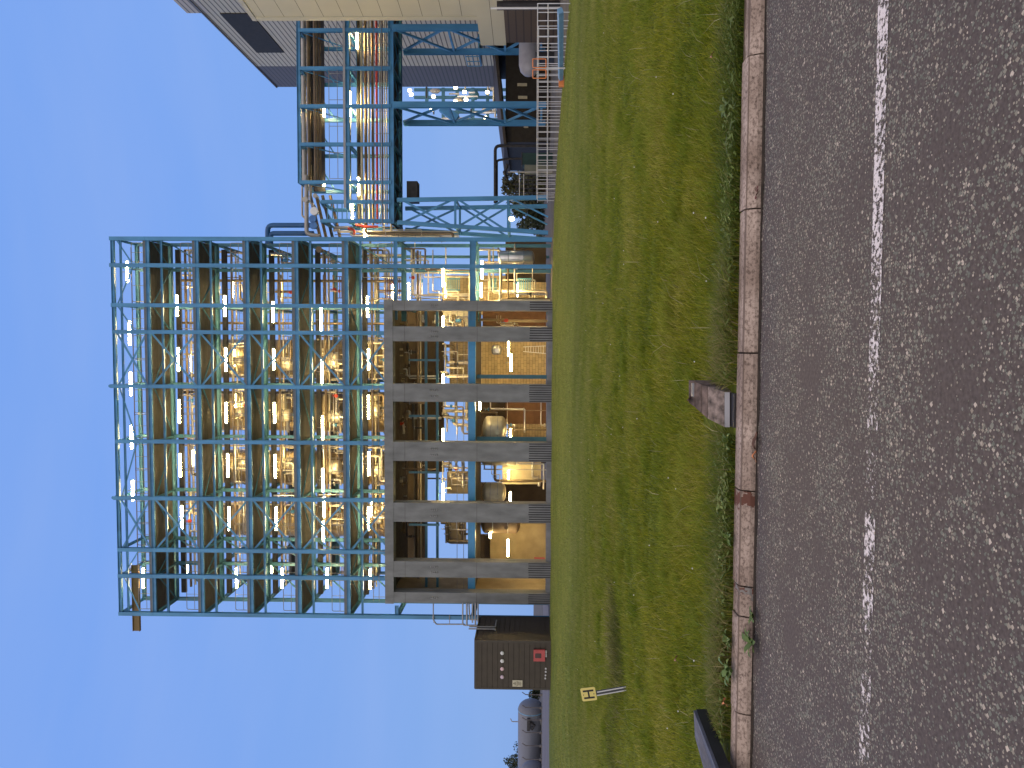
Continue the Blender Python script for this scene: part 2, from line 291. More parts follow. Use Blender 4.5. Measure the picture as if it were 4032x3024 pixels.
# ------------------------------------------------------------------ helpers
class MB:
    def __init__(s): s.v = []; s.f = []; s.sm = []
    def add(s, vs, fs, smooth=False):
        o = len(s.v); s.v += [tuple(v) for v in vs]; s.f += [tuple(i + o for i in f) for f in fs]; s.sm += [smooth] * len(fs); return s
    def box(s, a, b):
        x0, x1 = sorted((a[0], b[0])); y0, y1 = sorted((a[1], b[1])); z0, z1 = sorted((a[2], b[2]))
        return s.add([(x0, y0, z0), (x1, y0, z0), (x1, y1, z0), (x0, y1, z0), (x0, y0, z1), (x1, y0, z1), (x1, y1, z1), (x0, y1, z1)],
                     [(3, 2, 1, 0), (4, 5, 6, 7), (0, 1, 5, 4), (1, 2, 6, 5), (2, 3, 7, 6), (3, 0, 4, 7)])
    def prism(s, prof, a, b, side=Vector((0, 1, 0))):       # profile (u along side, w across) swept a -> b
        a = Vector(a); b = Vector(b); d = (b - a).normalized()
        u = Vector(side) - d * d.dot(side)
        if u.length < 1e-4: u = Vector((1, 0, 0)) - d * d.x
        u.normalize(); w = d.cross(u); n = len(prof)
        vs = [a + u * p + w * q for p, q in prof] + [b + u * p + w * q for p, q in prof]
        fs = [(i, (i + 1) % n, n + (i + 1) % n, n + i) for i in range(n)] + [tuple(range(n - 1, -1, -1)), tuple(range(n, 2 * n))]
        return s.add(vs, fs)
    def bar(s, a, b, du, dw, side=Vector((0, 1, 0))):
        return s.prism([(-du / 2, -dw / 2), (du / 2, -dw / 2), (du / 2, dw / 2), (-du / 2, dw / 2)], a, b, side)
    def ibeam(s, a, b, depth, width, side=Vector((0, 1, 0)), t=0.025):
        # flanges perpendicular to 'side' (they face along side)
        D, Wd = depth / 2, width / 2
        pr = [(-D, -Wd), (-D + t, -Wd), (-D + t, -t / 2), (D - t, -t / 2), (D - t, -Wd), (D, -Wd), (D, Wd), (D - t, Wd), (D - t, t / 2), (-D + t, t / 2), (-D + t, Wd), (-D, Wd)]
        return s.prism(pr, a, b, side)
    def tube(s, pts, r, n=8, cap=True):
        pts = [Vector(p) for p in pts]; rings = []; prev = None
        for i, p in enumerate(pts):
            d = (pts[min(i + 1, len(pts) - 1)] - pts[max(i - 1, 0)]).normalized()
            if prev is None:
                u = d.orthogonal().normalized()
            else:
                u = prev - d * d.dot(prev)
                u = u.normalized() if u.length > 1e-5 else d.orthogonal().normalized()
            prev = u; w = d.cross(u); rr = r[i] if isinstance(r, (list, tuple)) else r
            rings.append([p + (u * math.cos(2 * PI * k / n) + w * math.sin(2 * PI * k / n)) * rr for k in range(n)])
        vs = [v for g in rings for v in g]; fs = []
        for i in range(len(pts) - 1):
            for k in range(n):
                fs.append((i * n + k, i * n + (k + 1) % n, (i + 1) * n + (k + 1) % n, (i + 1) * n + k))
        s.add(vs, fs, True)
        if cap: s.add(rings[0], [tuple(range(n - 1, -1, -1))]); s.add(rings[-1], [tuple(range(n))])
        return s
    def elbow(s, pts, r, n=8, bend=2.0):        # orthogonal path with rounded elbows
        pts = [Vector(p) for p in pts]; q = [pts[0]]
        for i in range(1, len(pts) - 1):
            a, b, c = pts[i - 1], pts[i], pts[i + 1]
            d1 = (a - b); d2 = (c - b); k = min(r * bend, d1.length * .45, d2.length * .45)
            p0 = b + d1.normalized() * k; p2 = b + d2.normalized() * k
            for t in (0, .25, .5, .75, 1): q.append((p0 * (1 - t) + b * t) * (1 - t) + (b * (1 - t) + p2 * t) * t)
        q.append(pts[-1]); return s.tube(q, r, n)
    def lathe(s, prof, c, axis='Z', n=20):        # prof: (radius, along)
        vs = []; c = Vector(c)
        for r, h in prof:
            for k in range(n):
                a = 2 * PI * k / n; x, y = r * math.cos(a), r * math.sin(a)
                vs.append(c + (Vector((x, y, h)) if axis == 'Z' else Vector((h, x, y)) if axis == 'X' else Vector((y, h, x))))
        fs = [(i * n + k, i * n + (k + 1) % n, (i + 1) * n + (k + 1) % n, (i + 1) * n + k) for i in range(len(prof) - 1) for k in range(n)]
        s.add(vs, fs, True); s.add(vs[:n], [tuple(range(n - 1, -1, -1))]); s.add(vs[-n:], [tuple(range(n))]); return s
    def build(s, name, m, parent=None, label=None):
        me = bpy.data.meshes.new(name); me.from_pydata(s.v, [], s.f)
        me.polygons.foreach_set('use_smooth', s.sm); me.materials.append(m); me.update()
        o = bpy.data.objects.new(name, me); C.objects.link(o)
        if parent is not None:
            o.parent = parent; o.matrix_parent_inverse = Matrix.Translation(-parent.location)
        if label: o['label'] = label
        return o
def tag(o, label, cat, group=None):
    o['label'] = label; o['category'] = cat
    if group: o['group'] = group
    return o
def thing(name, label, cat, loc=(0, 0, 0), group=None):
    o = bpy.data.objects.new(name, None); C.objects.link(o); o.location = loc; o.empty_display_size = .2
    return tag(o, label, cat, group)
def struct(o, kind='structure'): o['kind'] = kind; return o
def dup(o, loc, label, kids=True):
    r = o.copy(); C.objects.link(r); r.location = loc; r['label'] = label
    for ch in list(o.children):
        c = ch.copy(); C.objects.link(c); c.parent = r
        for g in list(ch.children):
            d = g.copy(); C.objects.link(d); d.parent = c
    return r

YC, YS, YB, YR = 48.0, 49.0, 52.0, 58.5      # concrete front, steel front, walkway back, rear frame
BASE = 0.32
ORD = ['first', 'second', 'third', 'fourth', 'fifth', 'sixth', 'seventh', 'eighth', 'ninth', 'tenth']

# ------------------------------------------------------------------ ground
YK0 = G(3014, 0).y; YK1 = G(2954, 3024).y; XK0 = G(3014, 0).x; XK1 = G(2954, 3024).x
KS = (YK0 - YK1) / (XK0 - XK1)
def yk(x): return YK1 + (x - XK1) * KS       # kerb foot line
def edge_y(x):                                # far edge of the lawn
    a = np.asarray(x, float)
    return np.interp(a, [-80, 4, 8.5, 10.0, 11.6, 14, 60], [46.8, 46.8, 45, 36, 27, 19, 17])
def gz(x, y):                                 # lawn height
    x = np.asarray(x, float); y = np.asarray(y, float)
    t = np.clip((y - yk(x) - .2) / 11.0, 0, 1); s = t * (2 - t)
    z = 0.085 + 0.215 * s
    z = z + 0.018 * np.sin(x * .9 + y * .5) * t + 0.012 * np.sin(x * 2.3 - y * 1.1) * t
    hb_ = np.sin(x * 4.1 + 2 * np.sin(y * 1.7)) * np.sin(y * 5.3 + 1.5 * np.sin(x * 2.2)) + .6 * np.sin(x * 9.7 + y * 3) * np.sin(y * 11.1 - x * 4)
    z = z + .012 * hb_ * np.clip(t * 6, 0, 1) * np.clip((20 - y) / 8, 0, 1)
    d = .10 * (.55 + .45 * np.sin(x * 1.4 + 2.2)) * np.exp(-((y - 10.6 - .15 * x - .25 * np.sin(x * 1.9)) / .30) ** 2) * (x < -3.2) * np.clip((-x - 3.2) / 1.0, 0, 1)
    return z - 0.10 * d
def grid(name, xs, ys, zf, m, yf=None):
    X, T = np.meshgrid(xs, ys); Y = yf(X, T) if yf else T
    Z = zf(X, Y); nx, ny = len(xs), len(ys)
    me = bpy.data.meshes.new(name)
    v = np.stack([X, Y, Z], -1).reshape(-1, 3)
    i = np.arange(nx - 1)[None, :] + (np.arange(ny - 1) * nx)[:, None]
    f = np.stack([i, i + 1, i + nx + 1, i + nx], -1).reshape(-1, 4)
    me.from_pydata(v.tolist(), [], f.tolist()); me.polygons.foreach_set('use_smooth', [True] * len(f)); me.materials.append(m)
    o = bpy.data.objects.new(name, me); C.objects.link(o); return o
struct(grid('lawn', np.concatenate([np.linspace(-70, -9, 40), np.linspace(-8.8, 8.8, 120), np.linspace(9, 60, 60)]),
            np.linspace(0, 1, 170) ** 1.7, gz, MAT['grassground'],
            lambda X, T: yk(X) + .14 + (edge_y(X) - yk(X) - .14) * T))
YARD = mat('yard surface', (0.10, 0.095, 0.09), 0.9, var=0.3, scale=.5)
ROADG = mat('grey service road surface', (0.13, 0.125, 0.14), 0.85, var=0.15, scale=.3)
LANDM = mat('distant land', (0.06, 0.075, 0.035), 0.95, var=0.3, scale=.02)
b = MB(); b.add([(-3000, -60, -.25), (3000, -60, -.25), (3000, 4000, -.25), (-3000, 4000, -.25)], [(0, 1, 2, 3)]); struct(b.build('ground', LANDM))
b = MB(); b.add([(-2500, 46.6, .24), (4.6, 46.6, .24), (8.3, 45, .24), (9.8, 36, .22), (11.4, 27, .2), (13.8, 19, .18), (60, 16.6, .18), (2500, 200, .2), (2500, 3500, .25), (-2500, 3500, .25)], [tuple(range(10))]); struct(b.build('yard_ground', YARD))
b = MB(); b.add([(-90, 47.2, .262), (-19.5, 47.2, .262), (-19.5, 84, .262), (-90, 84, .262)], [(0, 1, 2, 3)]); struct(b.build('service_road', ROADG))
b = MB(); b.add([(-60, -40, 0), (60, -40, 0), (60, yk(60) + .01, 0), (-60, yk(-60) + .01, 0)], [(0, 1, 2, 3)]); struct(b.build('road', MAT['asphalt']))
# kerb: stones with open joints, soil fills the gaps
kb = MB(); L = 0.915
jx = [G(2975, sy, .05).x for sy in (214, 814, 1391, 1956, 2357, 2484, 2900)]
js = sorted(jx); js = [js[0] - L * k for k in range(30, 0, -1)] + js + [js[-1] + L * k for k in range(1, 30)]
prof = [(0.0, -.08), (0.0, .030), (.026, .080), (.030, .0835), (.060, .0915), (.15, .090), (.15, -.08)]
for a, c in zip(js[:-1], js[1:]):
    x0, x1 = a + .005, c - .005; j = random.uniform(-.004, .004); jz = random.uniform(-.004, .004)
    n = 7; vs = []
    N = 9
    for k in range(N + 1):
        x = x0 + (x1 - x0) * k / N
        for p, (dy, z) in enumerate(prof):
            w = random.uniform(-.0016, .0016) if 0 < p < 5 else 0
            e = .0015 if (k in (0, N) and 1 <= p <= 4) else 0
            vs.append((x, yk(x) + dy + j + w + (e if p < 3 else 0), z + (jz + w - e if z > 0 else 0)))
    fs = [(k * n + p, k * n + p + 1, (k + 1) * n + p + 1, (k + 1) * n + p) for k in range(N) for p in range(n - 1)]
    fs += [tuple(range(n)), tuple(range(N * n + n - 1, N * n - 1, -1))]
    kb.add(vs, fs)
struct(kb.build('kerb', MAT['kerb']))
SOIL = mat('dark soil', (0.035, 0.026, 0.018), 0.95, var=.4, scale=20, bump=.6)
b = MB(); b.add([(-40, yk(-40) + .02, .052), (40, yk(40) + .02, .052), (40, yk(40) + .16, .066), (-40, yk(-40) + .16, .066)], [(0, 1, 2, 3)])
b.add([(-40, yk(-40) + .03, -.02), (40, yk(40) + .03, -.02), (40, yk(40) + .03, .052), (-40, yk(-40) + .03, .052)], [(0, 1, 2, 3)])
struct(b.build('soil_strip', SOIL))
# gutter grime along the kerb foot
b = MB(); N = 160; vs = []; fs = []
for k in range(N + 1):
    x = -8 + 16 * k / N; vs += [(x, yk(x), .004), (x, yk(x) - .035 - .02 * math.sin(x * 7) * math.sin(x * 2.3) - random.uniform(0, .012), .004)]
fs = [(2 * k, 2 * k + 1, 2 * k + 3, 2 * k + 2) for k in range(N)]
b.add(vs, fs); struct(b.build('gutter_dirt', SOIL))
# worn white edge line
la, lb = G(3482, 0), G(3404, 3024)
me = bpy.data.meshes.new('road_marking'); vs = []; fs = []; wear = []
def lp(t, w):
    p = la.lerp(lb, t); d = (lb - la).normalized(); q = Vector((-d.y, d.x, 0)); return p + q * w
segs = [(-1.2, .50, .10), (.50, .55, -.04), (.575, .645, -.02), (.66, .72, .13), (.72, .79, .04), (.79, .86, .0), (.86, 1.0, .01), (1.0, 2.4, .04)]
for s0, s1, wr in segs:
    K = 14
    for k in range(K):
        o = len(vs); t0, t1 = s0 + (s1 - s0) * k / K, s0 + (s1 - s0) * (k + 1) / K
        for t, sg in ((t0, -1), (t0, 1), (t1, 1), (t1, -1)):
            p = lp(t, sg * .046); vs.append((p.x, p.y, .004)); wear.append(wr if 0.04 < (t - s0) / (s1 - s0) < .96 else wr - .1)
        fs.append((o, o + 1, o + 2, o + 3))
me.from_pydata(vs, [], fs); at = me.attributes.new('wear', 'FLOAT', 'POINT'); at.data.foreach_set('value', wear)
me.materials.append(MAT['paint']); o = bpy.data.objects.new('road_marking', me); C.objects.link(o); struct(o)

# ------------------------------------------------------------------ grass
def blades(name, N, xr, yr, hr, wr, cols, lean=.5, patch=None, kind='stuff', dist=None, two=True, far=None):
    if dist is None:
        x = RNG.uniform(*xr, N); y = RNG.uniform(*yr, N)
    else: x, y = dist(N)
    N = len(x)
    z = gz(x, y) - .01
    if patch is not None:
        keep = patch(x, y); x, y, z = x[keep], y[keep], z[keep]; N = len(x)
    nz = np.sin(x * 1.7 + 1.3 * np.sin(y * 1.1)) * np.sin(y * 2.1 + 1.7 * np.sin(x * .9)); nz2 = np.sin(x * 5.1 + y * 3.3) * np.sin(y * 6.3 - x * 2.7)
    h = RNG.uniform(*hr, N) * (1 + .25 * nz + .15 * nz2); w = RNG.uniform(*wr, N)
    th = RNG.uniform(0, 2 * PI, N); ld = RNG.normal(.6 + .8 * np.sin(x * .8 + y * .6), 1.1, N); la_ = np.abs(RNG.normal(lean, lean * .5, N)) * h
    dx, dy = np.cos(th) * w / 2, np.sin(th) * w / 2
    lx, ly = np.cos(ld) * la_, np.sin(ld) * la_
    B1 = np.stack([x - dx, y - dy, z], -1); B2 = np.stack([x + dx, y + dy, z], -1)
    T = np.stack([x + lx, y + ly, z + h * .92], -1)
    if two:
        M1 = np.stack([x - dx * .8 + lx * .32, y - dy * .8 + ly * .32, z + h * .58], -1); M2 = np.stack([x + dx * .8 + lx * .32, y + dy * .8 + ly * .32, z + h * .58], -1)
        V = np.stack([B1, B2, M2, M1, T], 1).reshape(-1, 3); k = 5
        i = np.arange(N) * 5
        Fq = np.stack([i, i + 1, i + 2, i + 3], -1); Ft = np.stack([i + 3, i + 2, i + 4], -1)
        loops = np.concatenate([Fq.reshape(-1), Ft.reshape(-1)]); starts = np.concatenate([np.arange(N) * 4, N * 4 + np.arange(N) * 3]); tot = np.concatenate([np.full(N, 4), np.full(N, 3)])
    else:
        V = np.stack([B1, B2, T], 1).reshape(-1, 3); k = 3
        loops = np.arange(N * 3); starts = np.arange(N) * 3; tot = np.full(N, 3)
    me = bpy.data.meshes.new(name); me.vertices.add(len(V)); me.vertices.foreach_set('co', V.astype('f').ravel())
    me.loops.add(len(loops)); me.loops.foreach_set('vertex_index', loops.astype('i'))
    me.polygons.add(len(starts)); me.polygons.foreach_set('loop_start', starts.astype('i')); me.polygons.foreach_set('loop_total', tot.astype('i'))
    cols = np.array(cols); t = np.clip(.5 + .28 * nz + RNG.normal(0, .24, N), 0, .999)
    ci = t * (len(cols) - 1); c0 = np.floor(ci).astype(int); fr = (ci - c0)[:, None]
    cc = cols[c0] * (1 - fr) + cols[np.minimum(c0 + 1, len(cols) - 1)] * fr
    if far is not None:
        fc = np.array(far); c2 = fc[np.minimum(c0, len(fc) - 1)] * (1 - fr) + fc[np.minimum(c0 + 1, len(fc) - 1)] * fr
        k2 = np.clip((y - 7.5 + 1.5 * nz) / 12, 0, 1)[:, None]; cc = cc * (1 - k2) + c2 * k2
    cc = cc * RNG.uniform(.72, 1.28, (N, 1))
    cc = np.repeat(np.concatenate([cc, np.ones((N, 1))], 1), k, 0)
    a = me.attributes.new('tint', 'FLOAT_COLOR', 'POINT'); a.data.foreach_set('color', cc.astype('f').ravel())
    me.materials.append(MAT['blades']); me.update(); me.validate()
    o = bpy.data.objects.new(name, me); C.objects.link(o); return o
def wedge(y0, y1, pw=1.6):
    def f(N):
        t = RNG.uniform(0, 1, N); y = (y0 ** (2 - pw) + t * (y1 ** (2 - pw) - y0 ** (2 - pw))) ** (1 / (2 - pw)) if abs(pw - 2) > .01 else y0 * (y1 / y0) ** t
        x = RNG.uniform(-.60, .54, N) * y + RNG.uniform(-1.2, 1.2, N)
        return x, y
    return f
inl = lambda x, y: (y > yk(x) + .16) & (y < edge_y(x) - .02)
GC = [(0.085, 0.125, 0.010), (0.165, 0.205, 0.012), (0.240, 0.262, 0.016), (0.320, 0.320, 0.030), (0.42, 0.38, 0.10)]
GF = [(0.130, 0.185, 0.040), (0.175, 0.225, 0.050), (0.215, 0.245, 0.060), (0.26, 0.28, 0.095)]
def nolid(x, y): return inl(x, y) & ~((np.abs(x - LIDX) < .17) & (y < yk(x) + .95)) & ~((x < BOARDX) & (y < yk(x) + .62) & (x > BOARDX - 1.3))
LIDX = G(2870, 1612, .1).x; BOARDX = G(2790, 2880, .2).x
o = blades('grass', 300000, None, None, (.030, .095), (.0032, .0075), GC, .75, nolid, dist=wedge(4.4, 21, 1.75), far=GF); tag(o, 'mown green grass covering the lawn near the kerb', 'grass'); struct(o, 'stuff')
o = blades('grass', 170000, None, None, (.03, .075), (.009, .022), GC, .6, inl, dist=wedge(10, 47, 1.3), two=False, far=GF); tag(o, 'mown green grass on the far part of the lawn', 'grass'); struct(o, 'stuff')
kd = lambda N: (lambda x: (x, yk(x) + .16 + np.abs(RNG.normal(0, .19, N))))(RNG.uniform(-3.6, 3.4, N))
WC = [(0.065, 0.115, 0.022), (0.105, 0.165, 0.028), (0.155, 0.205, 0.036), (0.22, 0.22, 0.065), (0.34, 0.29, 0.14)]
o = blades('rough_grass', 30000, None, None, (.05, .13), (.004, .009), WC, .9, nolid, dist=kd); tag(o, 'rough weedy grass along the back of the kerb', 'grass'); struct(o, 'stuff')
def tufts(N):
    K = 260; cy = 5.0 + RNG.uniform(0, 1, K) ** 1.5 * 9; cx = RNG.uniform(-.56, .52, K) * cy; sg = RNG.uniform(.04, .13, K)
    k = RNG.integers(0, K, N); return cx[k] + RNG.normal(0, 1, N) * sg[k], cy[k] + RNG.normal(0, 1, N) * sg[k]
o = blades('grass_tufts', 36000, None, None, (.06, .14), (.003, .0065), [(0.10, 0.165, 0.014), (0.20, 0.255, 0.020), (0.32, 0.34, 0.05)], .75, nolid, dist=tufts); tag(o, 'longer bright tufts scattered in the lawn', 'grass'); struct(o, 'stuff')
def stalks(N): y = 4.9 + RNG.uniform(0, 1, N) ** 1.5 * 9; return RNG.uniform(-.55, .52, N) * y, y
o = blades('dry_stalks', 260, None, None, (.10, .24), (.003, .005), [(0.42, 0.38, 0.20), (0.55, 0.50, 0.32)], .9, nolid, dist=stalks); tag(o, 'pale dry stalks standing in the grass', 'grass'); struct(o, 'stuff')
# ditch bank of long grass behind the hydrant marker
dt = lambda N: (lambda x: (x, 10.72 + .15 * x + .25 * np.sin(x * 1.9) + RNG.normal(0, .30, N)))(np.where(RNG.uniform(0, 1, N) < .55, RNG.normal(-4.05, .35, N), RNG.uniform(-8.5, -4.7, N)))
o = blades('ditch_grass', 4500, None, None, (.04, .17), (.005, .011), [(0.08, 0.10, 0.022), (0.17, 0.18, 0.045), (0.34, 0.31, 0.15)], .8, inl, dist=dt); tag(o, 'long dark grass over the shallow ditch by the hydrant marker', 'grass'); struct(o, 'stuff')
# daisies
DAISY = mat('white petals', (.8, .8, .74), .6, var=.02)
b = MB()
for k in range(70):
    y = 5.3 + random.random() ** 1.2 * 16; x = random.uniform(-.55, .5) * y
    if y > float(edge_y(x)): continue
    z = float(gz(x, y)) + .07; r = .0075
    b.lathe([(.002, -.004), (r, 0), (r * .8, .004), (.001, .006)], (x, y, z), n=6)
tag(struct(b.build('daisies', DAISY), 'stuff'), 'tiny white daisies dotted over the lawn', 'flowers')

# leafy ground cover in the verge
GCM = mat('verge leaves', (0.115, 0.165, 0.028), .6, var=.4, scale=9)
b = MB()
for k in range(2600):
    cx_ = random.choice((-3.2, -2.9, -2.4, -2.2, -1.6, -1.2, -.9, -.5, .4, .8, 1.1, 1.5, 2.0, 2.5)) + random.gauss(0, .16); cy_ = float(yk(cx_)) + .15 + abs(random.gauss(0, .12))
    if abs(cx_ - LIDX) < .18 or (cx_ < BOARDX - .05 and cy_ > float(yk(cx_)) + .3): continue
    z = float(gz(cx_, cy_)) + random.uniform(.02, .075); a = random.uniform(0, 6.28); l = random.uniform(.012, .032); d = Vector((math.cos(a), math.sin(a), random.uniform(-.2, .5))) * l; q = Vector((-d.y, d.x, random.uniform(-.3, .3) * l)) * .33; c = Vector((cx_, cy_, z))
    b.add([c - d, c + q, c + d, c - q], [(0, 1, 2, 3)])
tag(struct(b.build('ground_cover', GCM), 'stuff'), 'small leafy plants creeping along the back of the kerb', 'ground cover')
# broad leaved weeds
LEAF = mat('weed leaf', (0.085, 0.14, 0.028), .55, var=.3, scale=12); LEAFR = mat('dark red leaf', (0.10, 0.02, 0.02), .6, var=.3)
LEAFP = mat('pale green leaf', (0.12, 0.20, 0.05), .55, var=.25, scale=12)
def weed(name, sx, sy, z, r, n, m, label, h=.5):
    p = G(sx, sy, z); b = MB()
    for k in range(n):
        a = 2 * PI * k / n + random.uniform(-.3, .3); l = r * random.uniform(.7, 1.15); w = l * .22; d = Vector((math.cos(a), math.sin(a), 0)); s = Vector((-d.y, d.x, 0))
        tz = h * random.uniform(.4, 1.2) * l; vs = []; M = 5
        for i in range(M + 1):
            t = i / M; ww = w * math.sin(PI * min(1, t * .92 + .06)) ** .8; c = p + d * l * t + Vector((0, 0, tz * math.sin(t * 2.2)))
            vs += [c - s * ww + Vector((0, 0, .15 * ww)), c + s * ww + Vector((0, 0, .15 * ww))]
        b.add(vs, [(2 * i, 2 * i + 1, 2 * i + 3, 2 * i + 2) for i in range(M)], True)
    return tag(b.build(name, m), label, 'weed')
weed('weed', 2890, 720, .09, .07, 9, LEAF, 'green rosette weed behind the kerb beyond the red weed', .5)
weed('weed', 2985, 762, .02, .055, 9, LEAFR, 'dark red weed growing in the kerb face joint')
weed('weed', 2970, 2425, .02, .06, 8, LEAF, 'small green weed in the cracked kerb joint')
weed('weed', 2968, 2530, .02, .09, 10, LEAF, 'larger leafy green weed sprouting from the foot of the kerb')
WL = ['pale weed behind the cracked kerb joint', 'dark weed behind the leafy kerb weed', 'dark weed far behind the kerb near the tan leaf', 'pale weed at the kerb edge near the tan leaf', 'dark weed between the drain cover and the red weed', 'pale weed nearest to the red weed', 'pale weed beside the bridge side of the drain cover', 'dark weed by the kerb joint at the bridge end', 'dark weed near the pale tan leaf', 'pale weed on the shed side of the stained kerb joint', 'dark weed a little back from the stained kerb joint', 'pale weed half way from the drain cover to the stained joint', 'dark weed touching the shed side of the drain cover', 'dark weed just before the stained kerb joint', 'pale weed tight to the kerb before the drain cover', 'pale weed tight to the kerb beyond the green rosette']
for k, (a, c, m_) in enumerate([(2865, 2400, LEAFP), (2880, 2520, LEAF), (2850, 2600, LEAF), (2885, 2640, LEAFP), (2870, 1120, LEAF), (2878, 900, LEAFP), (2840, 1350, LEAFP), (2885, 420, LEAF), (2860, 330, LEAF), (2885, 2120, LEAFP), (2860, 2200, LEAF), (2870, 1900, LEAFP), (2885, 1740, LEAF), (2850, 2010, LEAF), (2880, 1020, LEAF), (2888, 600, LEAFP)]):
    w = weed('verge_weed', a, c, .10, random.uniform(.05, .09), random.randint(6, 10), m_, '' + WL[k], .7); w['group'] = 'broad leaved weeds behind the kerb'
# fallen leaves
LB = mat('brown dead leaf', (0.11, 0.055, 0.035), .7, var=.3, scale=20); LO = mat('orange dead leaf', (0.62, 0.24, 0.10), .6, var=.15, scale=20); LT = mat('tan dead leaf', (0.35, 0.18, 0.11), .7, var=.2)
def leaf(sx, sy, z, l, w, ang, m, label):
    p = G(sx, sy, z); d = Vector((math.cos(ang), math.sin(ang), 0)); s = Vector((-d.y, d.x, 0)); b = MB(); vs = []
    for i in range(8):
        t = i / 7; ww = w * (math.sin(PI * t) ** .7) * (1 + .25 * math.sin(t * 25)); c = p + d * l * (t - .5) + Vector((0, 0, .012 + .01 * math.sin(t * 5)))
        vs += [c - s * ww + Vector((0, 0, .008)), c, c + s * ww + Vector((0, 0, .01))]
    b.add(vs, [(3 * i + j, 3 * i + j + 1, 3 * i + j + 4, 3 * i + j + 3) for i in range(7) for j in (0, 1)], True)
    b.tube([p - d * l * .5 + Vector((0, 0, .012)), p - d * l * .95 + Vector((0, 0, .006))], .0012, 4)
    return tag(b.build('fallen_leaf', m), label, 'leaf')
leaf(2985, 1735, .008, .11, .026, .05, LB, 'long curled brown leaf lying against the foot of the kerb')
leaf(2981, 1790, .008, .05, .010, .1, LO, 'short orange brown leaf beside the curled brown leaf')
leaf(2862, 2760, .16, .045, .022, 1.1, LO, 'bright orange leaf at the back edge of the kerb')
leaf(2670, 2592, .20, .05, .03, .8, LT, 'tan leaf on the lawn near the hydrant marker')
leaf(2815, 215, .16, .055, .018, .3, LT, 'pale tan leaf on the grass near the end of the kerb')
leaf(2725, 1480 + 90, .30, .04, .02, .3, LB, 'small brown leaf in the grass above the concrete drain lid')

# ------------------------------------------------------------------ drain headwall in the verge
SLAB = mat('weathered slab', (0.135, 0.10, 0.085), .85, var=.65, scale=14, bump=.5, bscale=40)
LICH = mat('lichen stained slab', (0.20, 0.16, 0.14), .85, var=.75, scale=20, bump=.5, bscale=40)
def drain():
    t = thing('drain_cover', 'old concrete drain cover of slabs with a steel lip behind the kerb', 'drain cover', tuple(G(2870, 1612, .06)))
    z0 = .135
    def quad(pts, z0, z1, name, m):
        b = MB(); n = len(pts); vs = [(p.x, p.y, z0 if isinstance(z0, float) else 0) for p in pts] + [(p.x, p.y, p.z) for p in pts]
        fs = [tuple(range(n, 2 * n)), tuple(range(n - 1, -1, -1))] + [(i, (i + 1) % n, n + (i + 1) % n, n + i) for i in range(n)]
        b.add(vs, fs); return b.build(name, m, t)
    zz = lambda sx: z0 + (2853 - sx) * .0013
    def strip(sa, sb, ya, yb, yc_, yd, name, m, lift=0, zl=.03):
        # near edge sa with sy ya..yb, far edge sb with yd..yc
        pts = [G(sa, ya, zz(sa) + lift), G(sa, yb, zz(sa) + lift), G(sb, yc_, zz(sb) + lift), G(sb, yd, zz(sb) + lift)]
        return quad(pts, zl, 0, name, m)
    strip(2850, 2787, 1543, 1680, 1648, 1522, 'slab', LICH)
    strip(2784, 2763, 1521, 1646, 1627, 1517, 'slab', SLAB)
    strip(2760, 2738, 1514, 1624, 1606, 1505, 'slab', SLAB)
    strip(2735, 2712, 1503, 1602, 1585, 1497, 'slab', SLAB)
    strip(2873, 2853, 1545, 1682, 1682, 1544, 'steel_lip', GALV, .004, .112)
    a = G(2873, 1547, .115); c = G(2873, 1680, .115)
    b = MB(); b.box((c.x, yk(c.x) + .147, .02), (a.x, a.y + .045, .104)); b.build('dark_opening', BLACKP, t)
    b = MB(); p = G(2728, 1535, .33); b.bar(p + Vector((-.045, 0, 0)), p + Vector((.045, 0, 0)), .02, .014); b.build('handle', GALV, t)
drain()
# black drainage trough at the left end of the verge
def trough():
    p0 = G(2731, 2797, .26); t = thing('drain_channel', 'black plastic drain trough with a slate grey top in the verge', 'drain channel', (p0.x, p0.y, .1))
    pts = [G(2731, 2797, .26), G(2818, 3024, .235), G(2872, 3240, .21), G(2815, 3240, .24), G(2770, 3024, .265), G(2736, 2900, .27)]
    def slab(pts, dz, name, m):
        b = MB(); n = len(pts); b.add([(p.x, p.y, p.z - dz) for p in pts] + [tuple(p) for p in pts], [tuple(range(n)), tuple(range(2 * n - 1, n - 1, -1))] + [((i + 1) % n, i, n + i, n + (i + 1) % n) for i in range(n)]); return b.build(name, m, t)
    slab(pts, .02, 'top_board', SLATE)
    q = [p + Vector((.004, .012, -.021)) for p in pts]
    slab(q, .075, 'side_wall', BLACKP)
    for k, (sx, z) in enumerate(((2831, .14), (2858, .115))):
        p = G(sx, 3005, z); b = MB(); s = .030
        d = Vector((-1, -.25, 0)).normalized()
        pr = [(-s, -s), (s, -s), (s, s), (-s, s)]
        for u0, w0, u1, w1 in ((-s, -s, s, -s + .006), (-s, s - .006, s, s), (-s, -s, -s + .006, s), (s - .006, -s, s, s)):
            b.prism([(u0, w0), (u1, w0), (u1, w1), (u0, w1)], p, p + d * .6, Vector((0, 0, 1)))
        b.build('square_tube', SLATE, t)
trough()

